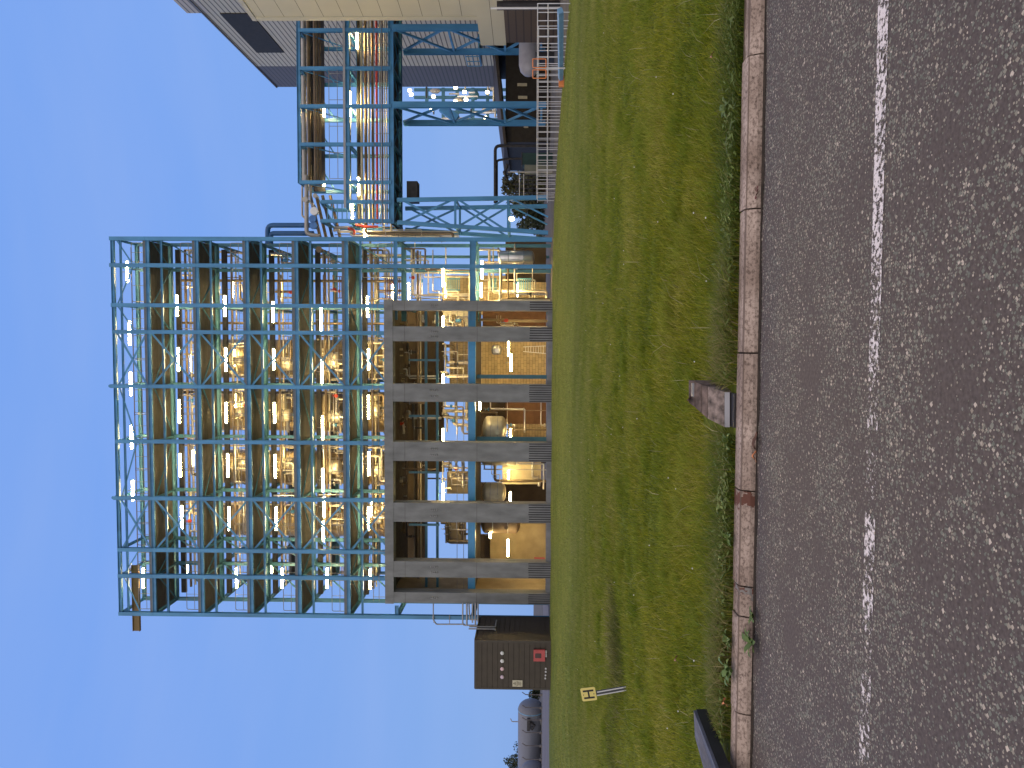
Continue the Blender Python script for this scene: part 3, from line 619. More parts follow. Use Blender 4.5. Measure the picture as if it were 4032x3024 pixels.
# ------------------------------------------------------------------ hydrant marker
def hydrant():
    base = G(2462, 2712, .22); t = thing('hydrant_marker', 'yellow H marker plate on a short grey post in the lawn', 'sign', tuple(base))
    Y = base.y; top = P(2316, 2734, Y); lo = P(2490, 2704, Y)
    b = MB(); b.prism([(-.018, -.022), (.018, -.022), (.018, .022), (-.018, .022)], lo, top)
    b.build('post', mat('marker post', (.06, .065, .08), .5, var=.15), t)
    for s in (-1, 1):
        b = MB(); off = Vector((s * .021, -.021, 0)); b.prism([(-.003, -.006), (.003, -.006), (.003, .006), (-.003, .006)], lo + off, P(2350, 2729, Y) + off); b.build('post_edge', RAILW, t)
    cs = [P(2284, 2711, Y - .035), P(2342, 2706, Y - .035), P(2351, 2755, Y - .035), P(2295, 2763, Y - .035)]   # TR, BR, BL, TL of the plate
    c = sum(cs, Vector()) / 4; ux = ((cs[0] - cs[3]) + (cs[1] - cs[2])).normalized(); uz = ((cs[0] - cs[1]) + (cs[3] - cs[2])).normalized()
    w = (cs[0] - cs[3]).length * .98; h = (cs[0] - cs[1]).length * 1.0
    b = MB(); ring = []
    r = .018
    for sx_, sz_, a0 in ((1, 1, 0), (-1, 1, 90), (-1, -1, 180), (1, -1, 270)):
        for k in range(5):
            a = math.radians(a0 + 90 * k / 4); ring.append((sx_ * (w / 2 - r) + r * math.cos(a), sz_ * (h / 2 - r) + r * math.sin(a)))
    n = len(ring); b.add([c + ux * x + uz * z for x, z in ring] + [c + ux * x + uz * z + Vector((0, .006, 0)) for x, z in ring], [tuple(range(n)), tuple(range(2 * n - 1, n - 1, -1))] + [(i, (i + 1) % n, n + (i + 1) % n, n + i) for i in range(n)])
    pl = b.build('plate', YELLOW, t)
    b = MB(); f = Vector((0, -.003, 0))
    def rc(x0, x1, z0, z1):
        x0, x1, z0, z1 = x0 * w, x1 * w, z0 * h, z1 * h
        b.add([c + ux * x + uz * z + f for x, z in ((x0, z0), (x1, z0), (x1, z1), (x0, z1))] + [c + ux * x + uz * z + f * .2 for x, z in ((x0, z0), (x1, z0), (x1, z1), (x0, z1))], [(0, 1, 2, 3), (4, 7, 6, 5), (0, 4, 5, 1), (1, 5, 6, 2), (2, 6, 7, 3), (3, 7, 4, 0)])
    rc(-.33, -.20, -.36, .36); rc(.20, .33, -.36, .36); rc(-.20, .20, -.055, .055)
    b.build('letter', BLACKP, t)
    for sz_ in (-.35, .35):
        b = MB(); b.lathe([(.006, 0), (.006, .003), (.004, .005)], c + uz * h * sz_ + Vector((0, -.006, 0)), 'Y', 8); b.build('bolt', BLACKP, t)
hydrant()

# ------------------------------------------------------------------ process tower (steel)
colsy = [940, 1045, 1202, 1307, 1521, 1738, 1961, 2164, 2267, 2416]
coltop = [433, 434, 440, 445, 438, 457, 450, 466, 467, 470]
CX = [P(600, s, YS).x for s in colsy]
FLsx = [581, 775, 973, 1167, 1364, 1557, 1862]
FZ = [P(s, 1000, YS).z for s in FLsx]
RZ = P(444, 1000, YS).z                      # roof beam
tower = thing('process_tower', 'tall open blue steel process tower with lit walkways behind the concrete frame', 'process tower', (CX[4], YS, BASE))
XL, XR = CX[-1], CX[0]
CT = [P(s, c, YS).z for s, c in zip(coltop, colsy)]
ZROOF = P(1514, 1780, YC).z
for i, x in enumerate(CX):
    zb = ZROOF - .02 if 3 <= i <= 8 else BASE
    b = MB(); b.ibeam((x, YS, zb), (x, YS, CT[i]), .26, .255)
    for z in (FZ[2] + .35, FZ[4] + .35, FZ[0] + 0.3): b.box((x - .125, YS - .142, z - .18), (x + .125, YS - .131, z + .18))
    b.build('column', BLUE, tower)
    b = MB(); b.ibeam((x, YB, zb), (x, YB, RZ + .1), .24, .22); b.build('column', BLUE_LAMPLIT, tower)
    if i in (0, 2, 4, 6, 8, 9): b = MB(); b.ibeam((x, YR, zb), (x, YR, FZ[1] + .3), .22, .2); b.build('column', BLUE_LAMPLIT, tower)
    if i in (4, 6):
        b = MB(); b.lathe([(.11, -.02), (.11, .02)], (x, YS, CT[i] + .08), 'Y', 16); b.box((x - .1, YS - .02, CT[i] - .1), (x + .1, YS + .02, CT[i] + .06)); b.build('lifting_lug', BLUE, tower)
def hbeam(y, z, d, w, name='floor_beam', x0=None, x1=None):
    b = MB(); x0 = XL if x0 is None else x0; x1 = XR if x1 is None else x1
    b.ibeam((x0, y, z), (x1, y, z), d, w, Vector((0, 0, 1)), .02); return b.build(name, BLUE if y < YS + 1 else BLUE_LAMPLIT, tower)
for i, z in enumerate(FZ):
    big = i == 6
    if i < 5: spans = [(XL, XR)]
    elif i == 5: spans = [(CX[2] - .9, XR), (XL, XL + .75)]
    else: spans = [(CX[2] - .9, XR)]
    for u, v in spans:
        hbeam(YS + .02, z, .40 if big else .24, .14, 'floor_beam', u, v); hbeam(YB, z - .02, .34, .15, 'floor_beam', u, v)
    if i < 5 and i > 0: hbeam(YR, z, .34, .15)
    if i < 5:
        hbeam(YS + .01, z - 55 * YS / F, .13, .12, 'girt')
        b = MB(); b.box((XL, YS - .03, z + .125), (XR, YS - .022, z + .31)); b.build('toe_plate', mat('toe plate steel', (.10, .12, .14), .5, .2), tower)
hbeam(YS, RZ, .22, .18, 'roof_beam'); hbeam(YB, RZ, .22, .18, 'roof_beam')
hbeam(YS + .02, P(474, 1000, YS).z, .12, .10, 'roof_girt'); hbeam(YB, P(474, 1000, YS).z - .1, .12, .10, 'roof_girt')
b = MB(); b.tube([(XL + 1, YS + .5, P(500, 1000, YS).z), (XR - .5, YS + .5, P(500, 1000, YS).z)], .03, 6); b.build('cable_conduit', mat('conduit', (.09, .05, .06), .6), tower)
# transverse beams and decks
for i, z in enumerate(FZ):
    if i < 5:
        b = MB()
        b.box((XL + .1, YS + .16, z + .06), (XR - .1, YB - .16, z + .10)); b.build('deck', DECK, tower)
        for k in range(len(CX) - 1):       # stringers under the deck and plan bracing
            b = MB(); x0, x1 = CX[k], CX[k + 1]
            n = max(1, round((x1 - x0) / 1.3))
            for q in range(1, n): b.box((x0 + (x1 - x0) * q / n - .03, YS + .15, z - .06), (x0 + (x1 - x0) * q / n + .03, YB - .1, z + .06))
            if k % 2: x0, x1 = x1, x0
            b.bar((x0, YS + .15, z - .15), (x1, YB - .15, z - .15), .07, .07)
            b.build('deck_stringer', BLUE_LAMPLIT, tower)
for k, x in enumerate(CX):
    for i, z in enumerate(FZ):
        if i >= 5 and 3 <= k <= 8: continue
        b = MB(); b.ibeam((x, YS + .14, z - .03), (x, YB - .13, z - .03), .30, .13, Vector((0, 0, 1)), .02)
        if k in (0, 2, 4, 6, 8, 9) and 0 < i < 6: b.ibeam((x, YB + .13, z - .03), (x, YR - .13, z - .03), .28, .13, Vector((0, 0, 1)), .02)
        b.build('cross_beam', BLUE_LAMPLIT, tower)
    b = MB(); b.ibeam((x, YS + .14, RZ), (x, YB - .13, RZ), .2, .13, Vector((0, 0, 1)), .02); b.build('cross_beam', BLUE, tower)
# X bracing and roof storey bracing on the front plane
def brace(p, q, w=.12, y=YS - .02, name='brace'):
    b = MB(); b.bar((p[0], y, p[1]), (q[0], y, q[1]), .05, w); return b.build(name, BLUE, tower)
lev = [RZ] + FZ[:5] + [ZROOF - .35]
for k in (3, 6):
    for a, c in zip(lev[:-1], lev[1:]):
        brace((CX[k] - .1, a - .2), (CX[k + 1] + .1, c + .2)); brace((CX[k + 1] + .1, a - .2), (CX[k] - .1, c + .2), y=YS + .04)
for k in (0, 1, 2, 4, 5, 7, 8):
    a, c = (CX[k], CX[k + 1]) if k % 2 == 0 else (CX[k + 1], CX[k])
    brace((a, lev[0] - .2), (c, FZ[0] + 1.0), .08, YS + .05)
for z in FZ[:5]:                                # slender inner bracing seen under the walkways
    for k in (0, 8, 7):
        b = MB(); b.bar((CX[k], YB, z - .2), (CX[k + 1], YB, z - 3.0), .07, .09); b.build('rear_brace', BLUE_LAMPLIT, tower)
for z in FZ[1:5]:
    for k in (3, 5, 6):
        b = MB(); b.bar((CX[k], YR, z - .2), (CX[k + 1], YR, z - 3.0), .07, .09); b.build('rear_brace', BLUE_LAMPLIT, tower)
# front handrails: one hoop panel to each bay of each floor
RAILS = [0] + [1] + [2] + [3] + [4] + [5]
for i in range(6):
    z = FZ[i]
    for k in range(len(CX) - 1):
        if i == 5 and k > 1: continue
        x0, x1 = CX[k + 1] + .25, CX[k] - .25; b = MB(); y = YS + .20; zt, zb = z + 1.2, z + .12
        if x1 - x0 > 3: xs = [(x0, (x0 + x1) / 2 - .05), ((x0 + x1) / 2 + .05, x1)]
        else: xs = [(x0, x1)]
        for a, c in xs[:]:
            b.elbow([(a, y, zb), (a, y, zt), (c, y, zt), (c, y, zb)], .023, 5, 5)
            b.tube([(a, y, z + .66), (c, y, z + .66)], .019, 5)
            n = max(1, int((c - a) / 1.2))
            for q in range(1, n + 1):
                xx = a + (c - a) * q / (n + 1); b.tube([(xx, y, zb), (xx, y, zt)], .015, 5)
        b.build('handrail', RAIL, tower)
for i in range(1, 6):                           # rear rails
    b = MB()
    for y in (YR - .3,):
        for dz in (.6, 1.15): b.tube([(XL, y, FZ[i] + dz), (CX[2], y, FZ[i] + dz)], .022, 5)
        x = XL
        while x < CX[2]: b.tube([(x, y, FZ[i]), (x, y, FZ[i] + 1.15)], .02, 5); x += 1.1
    b.build('rear_handrail', RAIL, tower)
    b = MB(); b.box((CX[4], YR - 1.5, FZ[i] + .1), (XL, YR - .15, FZ[i] + .14)); b.build('deck', DECK, tower)
# slatted stair screens behind the end bays
for i in range(5):
    for (sa, sb) in ((1085, 1172), (2212, 2262)):
        x0, x1 = P(600, sb, YB + .3).x, P(600, sa, YB + .3).x; z = FZ[i + 1]
        b = MB(); n = 8
        for q in range(n): zz_ = z + .3 + q * 1.15 / n; b.box((x0, YB + .3, zz_), (x1, YB + .34, zz_ + .06))
        for x in (x0, x1 - .05): b.box((x, YB + .27, z + .1), (x + .05, YB + .33, z + 1.6))
        b.build('slatted_screen', mat('screen paint', (.10, .05, .05), .6, var=.3), tower)
# monorail beam sticking out over the end of the tower
a = P(533, 2225, YS + 1.0); c = P(533, 2484, YS + 1.0)
b = MB(); b.ibeam((a.x, YS + 1, a.z), (c.x, YS + 1, a.z), .5, .2, Vector((0, 0, 1)), .03); b.build('monorail_beam', BRONZE, tower)

# ------------------------------------------------------------------ lamps
LM = {}
def lamp_proto(L):
    key = round(L, 2)
    if key in LM: return LM[key]
    h = MB(); h.box((-L / 2 - .04, -.06, .055), (L / 2 + .04, .06, .10)); h.box((-L / 2 - .06, -.065, -.05), (-L / 2, .065, .11)); h.box((L / 2, -.065, -.05), (L / 2 + .06, .065, .11))
    t = MB(); n = 10
    t.tube([(-L / 2, 0, 0), (L / 2, 0, 0)], .065, n)
    r = MB(); r.tube([(0, 0, .1), (0, .0, .32), (0, .25, .42)], .022, 5)
    LM[key] = (h, t, r, {}); return LM[key]
lampn = 0
def lamp(sx, sa, sb, Y, label, m=None):
    global lampn
    c = P(sx, (sa + sb) / 2, Y); L = abs(P(sx, sa, Y).x - P(sx, sb, Y).x); L = round(L * 5) / 5
    h, t, r, cache = lamp_proto(L)
    o = thing('tube_lamp', label, 'lamp', tuple(c), 'lit tube lamps on the plant')
    if not cache:
        for nm, bb, mm_ in (('housing', h, GALV), ('tube', t, TUBE), ('bracket', r, GALV)):
            q = bb.build(nm, mm_); q.parent = o; cache[nm] = q.data
    else:
        for nm in ('housing', 'tube', 'bracket'):
            q = bpy.data.objects.new(nm, cache[nm]); C.objects.link(q); q.parent = o
    lampn += 1; return o
LV = ['roof truss', 'top walkway', 'second walkway', 'third walkway', 'fourth walkway', 'fifth walkway']
def baylab(s): # bay counted from the shed end
    for k in range(9):
        if colsy[k] <= s < colsy[k + 1]: return f'{ORD[8 - k]} bay from the shed end'
    return 'shed end'
def collab(s):
    k = min(range(10), key=lambda q: abs(colsy[q] - s)); return f'{ORD[9 - k]} column from the shed end'
rows = [
 (0, [(501, 1028, 1113), (510, 1267, 1356), (515, 1467, 1556), (518, 1677, 1764), (523, 1892, 1972), (564, 2238, 2314)], []),
 (1, [(697, 1163, 1245), (702, 1372, 1459), (706, 1576, 1664), (710, 1789, 1875), (716, 1993, 2080)], [(732, 1107, 1172), (753, 1396, 1461), (761, 1770, 1837), (737, 2212, 2256)]),
 (2, [(885, 1165, 1245), (889, 1372, 1459), (891, 1585, 1665), (897, 1789, 1875), (902, 1998, 2086), (931, 2238, 2314)], [(915, 1107, 1172), (922, 1379, 1440), (925, 1553, 1635), (926, 1778, 1842), (902, 2212, 2256)]),
 (3, [(1075, 1186, 1271), (1078, 1372, 1457), (1081, 1585, 1665), (1084, 1791, 1880), (1088, 1998, 2086), (1111, 2238, 2314)], [(1098, 1109, 1172), (1112, 1770, 1837), (1070, 2212, 2256)]),
 (4, [(1264, 1216, 1303), (1267, 1419, 1507), (1270, 1639, 1728), (1271, 1846, 1934), (1276, 1955, 2036), (1273, 2050, 2133), (1288, 2238, 2314)], []),
 (5, [(1447, 1168, 1248), (1451, 1372, 1458), (1451, 1560, 1646), (1452, 1780, 1872), (1451, 2000, 2085), (1458, 2240, 2318)], [(1546, 1121, 1185), (1609, 1112, 1180), (1465, 1965, 2034)]),
]
for li, front, inner in rows:
    for sx, a, c in front:
        lab = f'lit tube lamp under the {LV[li]}, outer row, {baylab((a+c)/2)}' if li else f'lit tube lamp in the roof truss at the {collab((a+c)/2)}'
        if sx == 1276: lab = 'lit tube lamp under the fourth walkway close beside another one towards the bridge'
        lamp(sx, a, c, YS + 1.1, lab)
    for sx, a, c in inner:
        lab = f'inner row lit tube under the {LV[li]}, {baylab((a+c)/2)}'
        if sx == 1609: lab = 'lit tube just below the level of the concrete frame top'
        if sx == 1546: lab = 'lit tube beside the top corner of the concrete frame'
        lamp(sx, a, c, YB + 1.6, lab)
low_l = [(1744, 1058, 1128, 50.2, 'long lit tube over the pipes beside the concrete frame, nearer the bridge'), (1754, 1115, 1171, 53, 'lit tube deep over the pipes beside the concrete frame'),
 (1745, 1248, 1290, 50.2, 'lit tube in the upper narrow opening at the bridge end'), (1745, 1476, 1540, 50.2, 'lit tube half hidden above the blue beam, second opening'), (1745, 1690, 1742, 50.2, 'lit tube half hidden above the blue beam, third opening'),
 (1745, 1904, 1981, 50.2, 'lit tube above the blue beam in the fourth opening'), (1898, 1027, 1099, 50.2, 'lit tube near the silver vessel'), (1895, 1112, 1173, 51, 'lit tube beside the concrete frame at lower floor height'),
 (1972, 1121, 1185, 54, 'small lit tube between the teal barriers'), (2036, 1112, 1171, 54, 'lowest lit tube between the teal barriers'), (2002, 1345, 1402, 51.2, 'lit tube next to the ladder wall, nearer the bridge'),
 (2012, 1393, 1463, 52.2, 'lit tube next to the ladder wall, overlapping its neighbour'), (1889, 1583, 1612, 50, 'short lit tube right under the blue beam in the third opening'), (2010, 1687, 1735, 51, 'lit tube below the grey tank in the third opening'),
 (2002, 1855, 1882, 53, 'small lit tube in front of the pale cabin'), (2009, 1940, 1981, 51, 'lit tube beside the round tank end'), (1930, 2096, 2118, 52, 'small lit lamp high in the opening nearest the shed'), (2000, 2123, 2190, 51, 'long lit tube by the bare concrete wall'),
 (1405, 118, 196, 50.2, 'lit tube on the pipe bridge at the cream building'), (1378, 364, 458, 49.6, 'lit tube under the bridge walkway near the middle trestle'), (1410, 405, 494, 50.8, 'lit tube over the bridge pipes near the middle trestle'),
 (1412, 697, 773, 50.2, 'lit tube over the bridge pipes near the tower'), (1387, 788, 864, 49.2, 'lit tube in the barred cage at the end of the bridge'), (1276, 424, 462, 51, 'lit lamp on the upper tier of the bridge, middle'), (1276, 712, 736, 51, 'lit lamp on the upper tier of the bridge near the tower'),
 (1436, 902, 935, 51, 'tilted lit lamp between the bridge and the tower')]
for sx, a, c, Y, lb_ in low_l: lamp(sx, a, c, Y, lb_)

# ------------------------------------------------------------------ concrete frame
cf_ = thing('concrete_frame', 'grey concrete frame of tall openings at the foot of the tower', 'concrete frame', (P(2160, 1780, YC).x, YC, BASE))
ccs = [(1184, 1223), (1286, 1345), (1512.6, 1583), (1742, 1817), (1982, 2057), (2213, 2275), (2335, 2376)]
ZT = P(1514, 1780, YC).z; ZO = P(1548, 1780, YC).z; ZS = P(2152, 1780, YC).z; ZRIB = P(2083, 1780, YC).z
xa = lambda s: P(1850, s, YC).x
DC = .85
for k, (a, c) in enumerate(ccs):
    x0, x1 = xa(c), xa(a)
    b = MB(); b.box((x0, YC, BASE - .15), (x1, YC + DC, ZO)); col = b.build('column', CONC, cf_)
    b = MB()                                     # shutter joints as thin dark strips
    for sx in (1594, 1878): z = P(sx, 1780, YC).z; b.box((x0 - .003, YC - .004, z - .012), (x1 + .003, YC - .001, z + .012))
    b.build('shutter_joint', mat('dark shutter joint', (.10, .10, .10), .9), col)
    b = MB(); n = max(3, round((x1 - x0) / .15)); x = x0
    for q in range(n):                          # ribbed rubber fender
        u0 = x0 + (x1 - x0) * q / n; u1 = u0 + (x1 - x0) / n
        b.prism([(-.045, -.0), (-.02, .0), (0, (u1 - u0) * .3), (0, (u1 - u0) * .7), (-.02, (u1 - u0) * .93), (-.045, (u1 - u0) * .93)], (u0, YC - .003, BASE - .1), (u0, YC - .003, ZRIB + random.uniform(-.02, .02)), Vector((0, -1, 0)))
    bb = b; bb.build('ribbed_fender', RUBBER, col)
    b = MB(); w = x1 - x0
    for gx in ([.5] if w < .9 else [.33, .66]):
        for q in range(4):
            for s in (-1, 1):
                z = P(1708, 1780, YC).z + (q - 1.5) * .13; b.lathe([(.03, -.02), (.055, -.012), (.055, .014)], (x0 + w * gx, YC - .012, z), 'Y', 8)
            break_ = 0
    b.build('cast_fixing', mat('pale fixing', (.62, .63, .64), .7, var=.3, scale=20), col)
xL, xR = xa(2378), xa(1183)
b = MB(); b.box((xL - .04, YC - .02, ZO), (xR + .04, YC + DC, ZT)); b.build('top_beam', CONC, cf_)
for (a0, a1), (c0, c1) in zip(ccs[:-1], ccs[1:]):
    x0, x1 = xa(c0), xa(a1)
    b = MB(); b.box((x0 + .002, YC + .25, BASE - .15), (x1 - .002, YC + DC - .05, ZS)); b.build('plinth', CONC, cf_)
YI = 55.5
b = MB(); b.box((xL, YC + DC + .003, ZO + .35), (xR, YI, ZT - .02)); b.build('roof_slab', mat('dark roof concrete', (.10, .085, .065), .9, var=.3), cf_)  # roof slab in a mottled dark brown
b = MB(); b.box((xL, YC + DC, BASE - .1), (xL + .3, YI, ZO + .34)); b.build('end_wall', CONCI, cf_)
b = MB(); b.box((xL, YC + DC + .001, BASE - .1), (xR, YI + 3, BASE + .05)); b.build('floor_slab', CONCI, cf_)
# parapet rail on the concrete roof
b = MB()
for sx in (1468, 1490): z = P(sx, 1780, YC + .3).z; b.tube([(xL, YC + .3, z), (xR, YC + .3, z)], .02, 5)
x = xL + .3
while x < xR: b.tube([(x, YC + .3, ZT - .02), (x, YC + .3, P(1466, 1780, YC + .3).z)], .018, 5); x += 1.55
b.build('roof_rail', RAIL, cf_)

# inside the frame: the blue main beam, mezzanine steel
mez = thing('mezzanine_frame', 'bright blue mezzanine girder with teal posts inside the concrete frame', 'steel frame', (0, YC + 1, BASE))
zb_ = P(1857, 1780, YC + 1.0).z
b = MB(); b.box((xL + .3, YC + 1.02, zb_ - .215), (xR + .0, YC + 1.06, zb_ + .215)); b.box((xL + .3, YC + 1.02, zb_ - .24), (xR, YC + 1.5, zb_ - .215)); b.box((xL + .3, YC + 1.0, zb_ + .215), (xR, YC + 1.32, zb_ + .24)); b.build('main_girder', mat('bright blue paint', (0.05, 0.27, 0.56), .4, var=.06), mez)
b = MB(); b.box((xL + .3, YC + 1.6, zb_ - .16), (xR, YI, zb_ - .06)); b.build('mezzanine_deck', DECK, mez)
for sx in (1678, 1722):
    z = P(sx, 1780, YS + 1.4).z; b = MB(); b.ibeam((xL + .3, YS + 1.4, z), (xR, YS + 1.4, z), .17, .14, Vector((0, 0, 1)), .02); b.build('cross_girder', BLUE_LAMPLIT, mez)
for sy in (1418, 1638, 1860, 2066):
    x = P(1700, sy, YS + 1.2).x; b = MB(); b.ibeam((x, YS + 1.2, P(1730, sy, YS + 1.2).z), (x, YS + 1.2, P(1610, sy, YS + 1.2).z), .14, .14); b.build('hanger', BLUE_LAMPLIT, mez)
for sy in (1483, 1728): # teal posts
    x = P(2000, sy, YS + .6).x; b = MB(); b.ibeam((x, YS + .6, BASE), (x, YS + .6, zb_ - .3), .26, .26); b.build('post', BLUE_LAMPLIT, mez)
for sx in (1800, 1826):
    z = P(sx, 1780, YS + .4).z; b = MB(); b.tube([(xL + .4, YS + .4, z), (xR, YS + .4, z)], .018, 5); b.build('rail', RAIL, mez)
# walls behind
def wall(name, sa, sb, t0, t1, Y, m, label, d=.2):
    x0, x1 = P(1900, sb, Y).x, P(1900, sa, Y).x; z0 = max(BASE, P(t1, (sa + sb) / 2, Y).z); z1 = P(t0, (sa + sb) / 2, Y).z
    b = MB(); b.box((x0, Y, z0), (x1, Y + d, z1)); return tag(b.build(name, m), label, 'wall')
wall('block_wall', 1345, 1520, 1895, 2150, 56.5, BRICK, 'ochre block wall with a ladder in the widest lit opening')
wall('brown_wall', 1583, 1668, 1990, 2150, 54.5, mat('brown board', (.12, .06, .032), .8, var=.15), 'dark brown partition beside the grey tank')
wall('block_wall', 1668, 1790, 2000, 2150, 56.8, BRICK, 'ochre wall below the grey tank')
wall('block_wall', 2060, 2214, 1930, 2150, 54.8, CONCI, 'bare tan concrete wall in the opening nearest the shed end')
wall('block_wall', 2060, 2130, 1760, 1835, 55.0, CONCI, 'tan wall panel above the girder near the shed end')
wall('block_wall', 1745, 1800, 1760, 1842, 55.0, CONCI, 'tan wall panel above the girder by the third column')
wall('block_wall', 1860, 1945, 1760, 1842, 55.6, CONCI, 'tan wall panel above the girder in the fourth opening')
wall('block_wall', 1345, 1512, 1770, 1842, 57.0, BRICK, 'ochre wall above the girder in the widest lit opening')
wall('pale_wall', 1225, 1285, 1745, 1842, 55.0, mat('pale panel', (.50, .47, .38), .6, var=.08), 'pale panel wall in the narrow opening at the bridge end')
wall('block_wall', 1085, 1230, 1740, 1990, 57.5, BRICK, 'ochre wall behind the pipes beside the concrete frame')
wall('block_wall', 1110, 1240, 1895, 2150, 57.2, BRICK, 'ochre wall behind the teal barriers')
wall('block_wall', 1225, 1300, 1900, 2150, 54, mat('dark brown brick', (.09, .045, .025), .9, var=.2), 'dark brick wall in the narrow opening at the bridge end')
wall('cabin_wall', 1818, 1905, 1978, 2130, 54.2, mat('cream cabin', (.50, .44, .30), .6, var=.08), 'pale cabin panel inside the fourth opening', 1.2)
wall('pale_wall', 1355, 1480, 1380, 1512, 57.0, mat('cream upper panel', (.62, .55, .36), .6, var=.08), 'cream lit panel wall above the concrete frame')

DKW = mat('concrete darkened as unlit', (.060, .045, .032), .9, var=.25, scale=1)  # unlit interior put into the dark colour of the rear walls
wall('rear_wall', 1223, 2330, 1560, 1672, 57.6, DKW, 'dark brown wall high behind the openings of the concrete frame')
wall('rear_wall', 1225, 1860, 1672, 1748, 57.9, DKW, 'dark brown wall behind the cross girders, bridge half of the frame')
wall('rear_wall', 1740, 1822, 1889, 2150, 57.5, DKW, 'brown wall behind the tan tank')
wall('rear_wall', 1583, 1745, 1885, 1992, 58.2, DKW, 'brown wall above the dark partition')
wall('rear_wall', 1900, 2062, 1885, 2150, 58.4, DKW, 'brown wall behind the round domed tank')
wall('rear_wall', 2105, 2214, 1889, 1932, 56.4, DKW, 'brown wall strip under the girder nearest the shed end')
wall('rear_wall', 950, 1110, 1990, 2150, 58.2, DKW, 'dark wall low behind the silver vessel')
for i in range(5):                              # dark band added under the rear edge of each walkway
    b = MB(); b.box((XL + .4, YB + .15, FZ[i] - .62), (XR - .3, YB + .4, FZ[i] - .30)); b.build('dark_band', DARKM, tower)
# ------------------------------------------------------------------ vessels
def vessel(cx, Y, z0, z1, r, m, label, cat='vessel', bands=3, dish=True, nozzle=True, legs=False):
    t = thing('vessel', label, cat, (cx, Y, z0)); d = r * .45 if dish else .02
    prof = []
    for k in range(7):
        a = PI / 2 * k / 6; prof.append((max(.01, r * math.sin(a)), z0 + d - d * math.cos(a)))
    prof += [(r * math.cos(PI / 2 * k / 6) if k < 6 else .01, z1 - d + d * math.sin(PI / 2 * k / 6)) for k in range(7)]
    b = MB(); b.lathe([(p, q - 0) for p, q in prof], (cx, Y, 0), 'Z', 28); b.build('shell', m, t)
    for k in range(bands):
        z = z0 + d + (z1 - z0 - 2 * d) * (k + .5) / bands; b = MB(); b.lathe([(r + .001, -.03), (r + .015, -.025), (r + .015, .025), (r + .001, .03)], (cx, Y, z), 'Z', 28); b.build('band', GALV, t)
    if nozzle:
        b = MB(); z = z0 + (z1 - z0) * .35; b.tube([(cx - r * .2, Y - r * .8, z), (cx - r * .2, Y - r - .25, z)], .09, 10); b.lathe([(.15, -.02), (.15, .02)], (cx - r * .2, Y - r - .26, z), 'Y', 12); b.build('nozzle', m, t)
    if legs:
        for a in (45, 135, 225, 315):
            b = MB(); x = cx + r * .8 * math.cos(math.radians(a)); y = Y + r * .8 * math.sin(math.radians(a)); b.box((x - .05, y - .05, BASE), (x + .05, y + .05, z0 + d)); b.build('leg', GALV, t)
    return t
for k, (sy, r, i0, i1) in enumerate([(1412, 1.45, 0, 5), (1622, 1.40, 0, 5), (1838, 1.25, 0, 5), (2045, 1.2, 0, 5)]):
    c = P(900, sy, YB + 3)
    vessel(c.x, YB + 3.2, FZ[i1] + .3, FZ[i0] - .6, r, LAGD, f'large brown lagged vessel through all the floors, {baylab(sy)}', bands=8)
small = [(1420, 905, 960, .34), (1622, 920, 965, .36), (1618, 1395, 1500, .5), (1822, 925, 975, .32), (1822, 1105, 1160, .36), (1850, 1430, 1505, .5), (1425, 1290, 1345, .7), (1432, 1100, 1160, .5), (1635, 1095, 1150, .45), (1640, 1290, 1350, .45), (1840, 1285, 1345, .5), (2040, 1470, 1510, .4), (1560, 1440, 1490, .33), (1795, 1420, 1460, .3)]
for k, (sy, a, c, r) in enumerate(small):
    p0, p1 = P(c, sy, YB + .9), P(a, sy, YB + .9)
    fl = min(range(6), key=lambda q: abs(FLsx[q] - c) if FLsx[q] >= c - 20 else 999)
    vessel(p0.x, YB + .9, p0.z, p1.z, r, LAG, f'{["wide", "narrow"][r < .45]} silver drum at {["top", "second", "third", "fourth", "fifth", "lowest"][fl]} floor, {baylab(sy)}', bands=1, nozzle=False)
# tanks inside the concrete frame
def tank(sy0, sy1, sxt, sxb, Y, m, label):
    x0, x1 = P(1950, sy1, Y).x, P(1950, sy0, Y).x; zt = P(sxt, sy0, Y).z; zb = P(sxb, sy0, Y).z
    return vessel((x0 + x1) / 2, Y, zb, zt, (x1 - x0) / 2, m, label, 'tank', bands=2, nozzle=True)
TG = mat('grey tank paint', (.42, .40, .34), .45, .3, var=.1)
tank(1638, 1732, 1900, 1996, 51.5, TG, 'round bottomed grey tank hanging under the girder in the third opening')
tank(1900, 1978, 1900, 1993, 51.5, TG, 'round bottomed tank with a domed end in the fourth opening')
tank(1775, 1832, 1895, 2040, 53.0, TG, 'tan tank beside the third column of the concrete frame')
tank(2010, 2098, 1893, 2050, 52.5, mat('dark tank paint', (.12, .09, .07), .6, var=.15), 'dark brown tank hanging in the opening nearest the shed end')
tank(1360, 1396, 1935, 1975, 53, STEELP, 'small silver drum high on the ladder wall')
p = P(2030, 1014, YS + 1.2)
vessel(p.x, YS + 1.3, P(2104, 1014, YS + 1.2).z, P(1960, 1014, YS + 1.2).z, .47, STEELP, 'polished silver vessel at the bridge end of the tower', bands=2)
# red box
p = P(2125, 2205, 49.8); b = MB(); b.box((p.x - .1, 49.6, p.z - .35), (p.x + .16, 49.9, p.z + .35)); b.box((p.x - .13, 49.57, p.z + .35), (p.x + .19, 49.93, p.z + .38)); tag(b.build('hose_box', RED), 'red box by the bare concrete wall', 'box')
